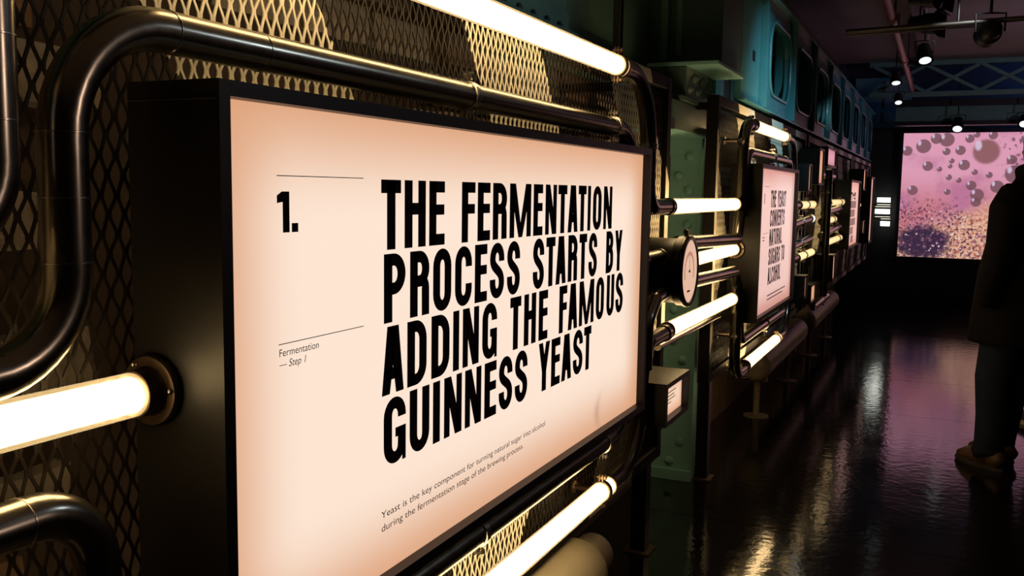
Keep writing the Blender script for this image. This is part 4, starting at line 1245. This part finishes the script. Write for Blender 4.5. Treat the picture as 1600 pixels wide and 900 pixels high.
def person(loc, heading, label, jeans, coat, shoe, sole, skin, hair, legs, lean, sc=1.0):
    """standing figure, built facing +x with its left toward +y; legs: ankle offsets (left, right)"""
    t = thing('person', loc, label, 'person')
    t.rotation_euler = (0, 0, R(heading))
    (lx, ly), (rx_, ry_) = legs
    lx0, lz = lean
    b_ = MB()
    # body: trunk, neck, head, legs, arms fused into one surface
    loft(b_, [(0, 0, 0.80, .10, .155), (0, 0, 0.90, .125, .18), (0.0, 0, 1.02, .115, .165), (lx0 * .4, 0, 1.18, .12, .165), (lx0 * .7, 0, 1.34, .125, .185), (lx0, 0, 1.43, .11, .19), (lx0, 0, 1.485, .075, .12), (lx0, 0, 1.52, .055, .06), (lx0 + .01, 0, 1.58, .052, .055)])
    hx = lx0 + 0.025
    loft(b_, [(hx, 0, 1.535, .045, .045), (hx + .012, 0, 1.56, .075, .062), (hx + .006, 0, 1.61, .093, .073), (hx, 0, 1.66, .100, .078), (hx - .004, 0, 1.71, .098, .077), (hx - .008, 0, 1.745, .078, .062), (hx - .01, 0, 1.77, .035, .03)])
    b_.sweep([(hx + .085, 0, 1.665), (hx + .105, 0, 1.645), (hx + .113, 0, 1.630), (hx + .09, 0, 1.622)], [.010, .012, .016, .010], 10)      # nose
    b_.sweep([(hx + .075, -.022, 1.592), (hx + .092, 0, 1.594), (hx + .075, .022, 1.592)], [.006, .009, .006], 8)                              # lips
    for sg in (1, -1):
        b_.sweep([(hx - .005, sg * .074, 1.62), (hx - .012, sg * .084, 1.645), (hx - .010, sg * .082, 1.67)], [.012, .016, .011], 10)           # ears
        b_.sweep([(hx + .070, sg * .018, 1.682), (hx + .088, sg * .032, 1.686), (hx + .072, sg * .052, 1.680)], [.008, .010, .008], 8)         # brow
    for (ax, ay, sg) in ((lx, ly, 1), (rx_, ry_, -1)):
        kx = ax * .5 + 0.035
        b_.sweep([(0, sg * .085, 0.90), (ax * .25 + .01, sg * .09, 0.72), (kx, (ay + sg * .09) / 2, 0.47), (ax * .85 - .012, ay, 0.30), (ax, ay, 0.09), (ax, ay, 0.05)], [.105, .098, .068, .066, .047, .045], 18)
    for sg in (1, -1):
        b_.sweep([(lx0, sg * .165, 1.42), (lx0 - .01, sg * .205, 1.33), (lx0 - .02, sg * .235, 1.13), (lx0 + .06, sg * .225, 0.92), (lx0 + .08, sg * .215, 0.86)], [.060, .055, .044, .032, .028], 14)
        h = Vector((lx0 + .085, sg * .213, 0.835))
        b_.sweep([h + Vector((0, 0, .03)), h, h + Vector((.012, 0, -.045)), h + Vector((.016, 0, -.075))], [.028, .034, .038, .030], 12, squash=.6)
        for f in range(4):
            o_ = h + Vector((-.018 + .0165 * f, 0, -.072 - (.004 if f in (1, 2) else 0)))
            ln = (.062, .072, .068, .054)[f]
            b_.sweep([o_, o_ + Vector((.004, -sg * .006, -ln * .45)), o_ + Vector((.002, -sg * .018, -ln * .78)), o_ + Vector((-.002, -sg * .030, -ln))], [.0095, .009, .0085, .007], 8)
        b_.sweep([h + Vector((.025, 0, -.010)), h + Vector((.050, -sg * .008, -.035)), h + Vector((.056, -sg * .014, -.065))], [.0125, .0105, .0085], 8)
    body = b_.build('body', skin, t, local=True)
    fuse(body, 0.0085, 5)
    me = body.data
    me.materials.clear()
    me.materials.append(skin)
    me.materials.append(jeans)
    for p in me.polygons:
        if p.center.z < 0.96 and abs(p.center.y) < 0.19 and not (p.center.z > 0.7 and abs(p.center.y) > 0.20):
            p.material_index = 1
    for sg in (1, -1):
        e = MB()
        e.dome((hx + .078, sg * .034, 1.664), (1, sg * .25, 0), .0115, .008, 12)
        e.build('eye', mat('eye_white', (0.6, 0.58, 0.55), 0.2), t, smooth=True, local=True)
    hr = MB()
    loft(hr, [(hx - .045, 0, 1.56, .055, .060), (hx - .035, 0, 1.62, .080, .082), (hx - .022, 0, 1.68, .094, .088), (hx - .010, 0, 1.735, .098, .084), (hx - .010, 0, 1.775, .070, .062), (hx - .01, 0, 1.792, .02, .02)])
    hr.build('hair', hair, t, smooth='all', local=True)
    # trouser legs
    for (ax, ay, sg) in ((lx, ly, 1), (rx_, ry_, -1)):
        kx = ax * .5 + 0.035
        j = MB()
        j.sweep([(0, sg * .08, 0.92), (ax * .25 + .01, sg * .092, 0.72), (kx, (ay + sg * .09) / 2, 0.47), (ax * .9 - .012, ay, 0.28), (ax - .004, ay, 0.13), (ax + .004, ay, 0.095), (ax - .004, ay, 0.07)], [.125, .113, .088, .080, .073, .078, .072], 20)
        j.build('trouser_leg', jeans, t, smooth='all', local=True)
        s = MB()
        n = 12
        for (z, g) in ((0.0, 1.0), (0.014, 1.03), (0.024, 1.0)):
            for q in range(n * 2):
                u = q / (n * 2) * 2 * PI
                L = .148
                wv = .042 + .010 * math.cos(u)
                s.v.append((ax + .052 + L * math.cos(u) * g, ay + wv * math.sin(u) * g, z + 0.0005))
        N = n * 2
        for i in range(2):
            for q in range(N):
                s.f.append((i * N + q, i * N + (q + 1) % N, (i + 1) * N + (q + 1) % N, (i + 1) * N + q))
        s.f.append(tuple(range(N))[::-1])
        s.f.append(tuple(range(2 * N, 3 * N)))
        so = s.build('shoe_sole', sole, t, smooth=True, local=True)
        u_ = MB()
        u_.sweep([(ax - .090, ay, .045), (ax - .06, ay, .060), (ax, ay, .072), (ax + .06, ay, .058), (ax + .13, ay, .040), (ax + .185, ay, .030)], [.036, .048, .056, .050, .042, .022], 18, squash=.86)
        u_.sweep([(ax, ay, .05), (ax - .004, ay, .115)], [.052, .055], 16)
        u_.sweep([(ax + .035, ay - .022, .098), (ax + .045, ay, .104), (ax + .055, ay + .022, .092)], .004, 6)
        u_.sweep([(ax + .062, ay - .022, .088), (ax + .072, ay, .094), (ax + .082, ay + .022, .082)], .004, 6)
        u_.build('shoe', shoe, t, smooth='all', local=True)
    # coat with sleeves and hood
    c = MB()
    loft(c, [(0.015, 0, 0.655, .225, .265), (0.012, 0, 0.70, .225, .262), (0.01, 0, 0.85, .212, .25), (0.005, 0, 1.02, .20, .238), (lx0 * .5, 0, 1.18, .20, .238), (lx0 * .8, 0, 1.33, .19, .24), (lx0, 0, 1.43, .155, .225), (lx0, 0, 1.495, .115, .15), (lx0 - .01, 0, 1.54, .095, .105)], 28)
    for sg in (1, -1):
        c.sweep([(lx0, sg * .17, 1.43), (lx0, sg * .235, 1.34), (lx0 - .015, sg * .272, 1.13), (lx0 + .055, sg * .262, 0.93), (lx0 + .075, sg * .255, 0.865)], [.085, .088, .078, .066, .060], 16)
    c.sweep([(lx0 + .08, 0.10, 1.53), (lx0 - .05, .125, 1.545), (lx0 - .13, .06, 1.53), (lx0 - .15, 0, 1.52), (lx0 - .13, -.06, 1.53), (lx0 - .05, -.125, 1.545), (lx0 + .08, -.10, 1.53)], [.03, .05, .066, .07, .066, .05, .03], 14)
    co = c.build('coat', coat, t, local=True)
    fuse(co, 0.014, 8)
    for q, z in enumerate((0.78, 0.95, 1.12, 1.28)):
        MB().dome((0.195 + (0.012 if q < 2 else 0) - 0.02 * (q == 3), -0.03, z), (1, 0, 0), .012, .006, 10).build('coat_button', sole, co, local=True)
    t.scale = (sc, sc, sc)
    return t


JE = mat('blue_denim', (0.015, 0.021, 0.033), 0.85, var=0.35, scale=14, bump=0.4, bscale=30, spec=0.15)
CO = mat('black_parka_cloth', (0.0055, 0.0045, 0.0035), 0.8, var=0.3, scale=10, bump=0.5, bscale=18, spec=0.12)
SH = mat('tan_leather', (0.10, 0.052, 0.025), 0.5, var=0.3, scale=20)
SO = mat('dark_rubber', (0.03, 0.022, 0.018), 0.7)
SK = mat('skin', (0.45, 0.27, 0.19), 0.5)
HA = mat('dark_hair', (0.02, 0.014, 0.010), 0.5)
person((0.405, 5.385, 0), 135, 'person in long black parka, blue jeans and tan shoes at the right edge',
       JE, CO, SH, SO, SK, HA, ((0.015, 0.155), (0.105, -0.022)), (-0.075, 0))
person((0.72, 6.50, 0), 152, 'person in dark trousers and white-soled shoe, mostly hidden behind the parka wearer',
       mat('black_trousers', (0.010, 0.010, 0.012), 0.85, var=0.2, scale=12), mat('black_jacket', (0.009, 0.009, 0.011), 0.8, var=0.2, scale=12), mat('brown_suede', (0.10, 0.055, 0.03), 0.8), mat('white_rubber', (0.75, 0.66, 0.52), 0.6), SK, HA, ((0.03, 0.11), (-0.04, -0.11)), (0.0, 0))
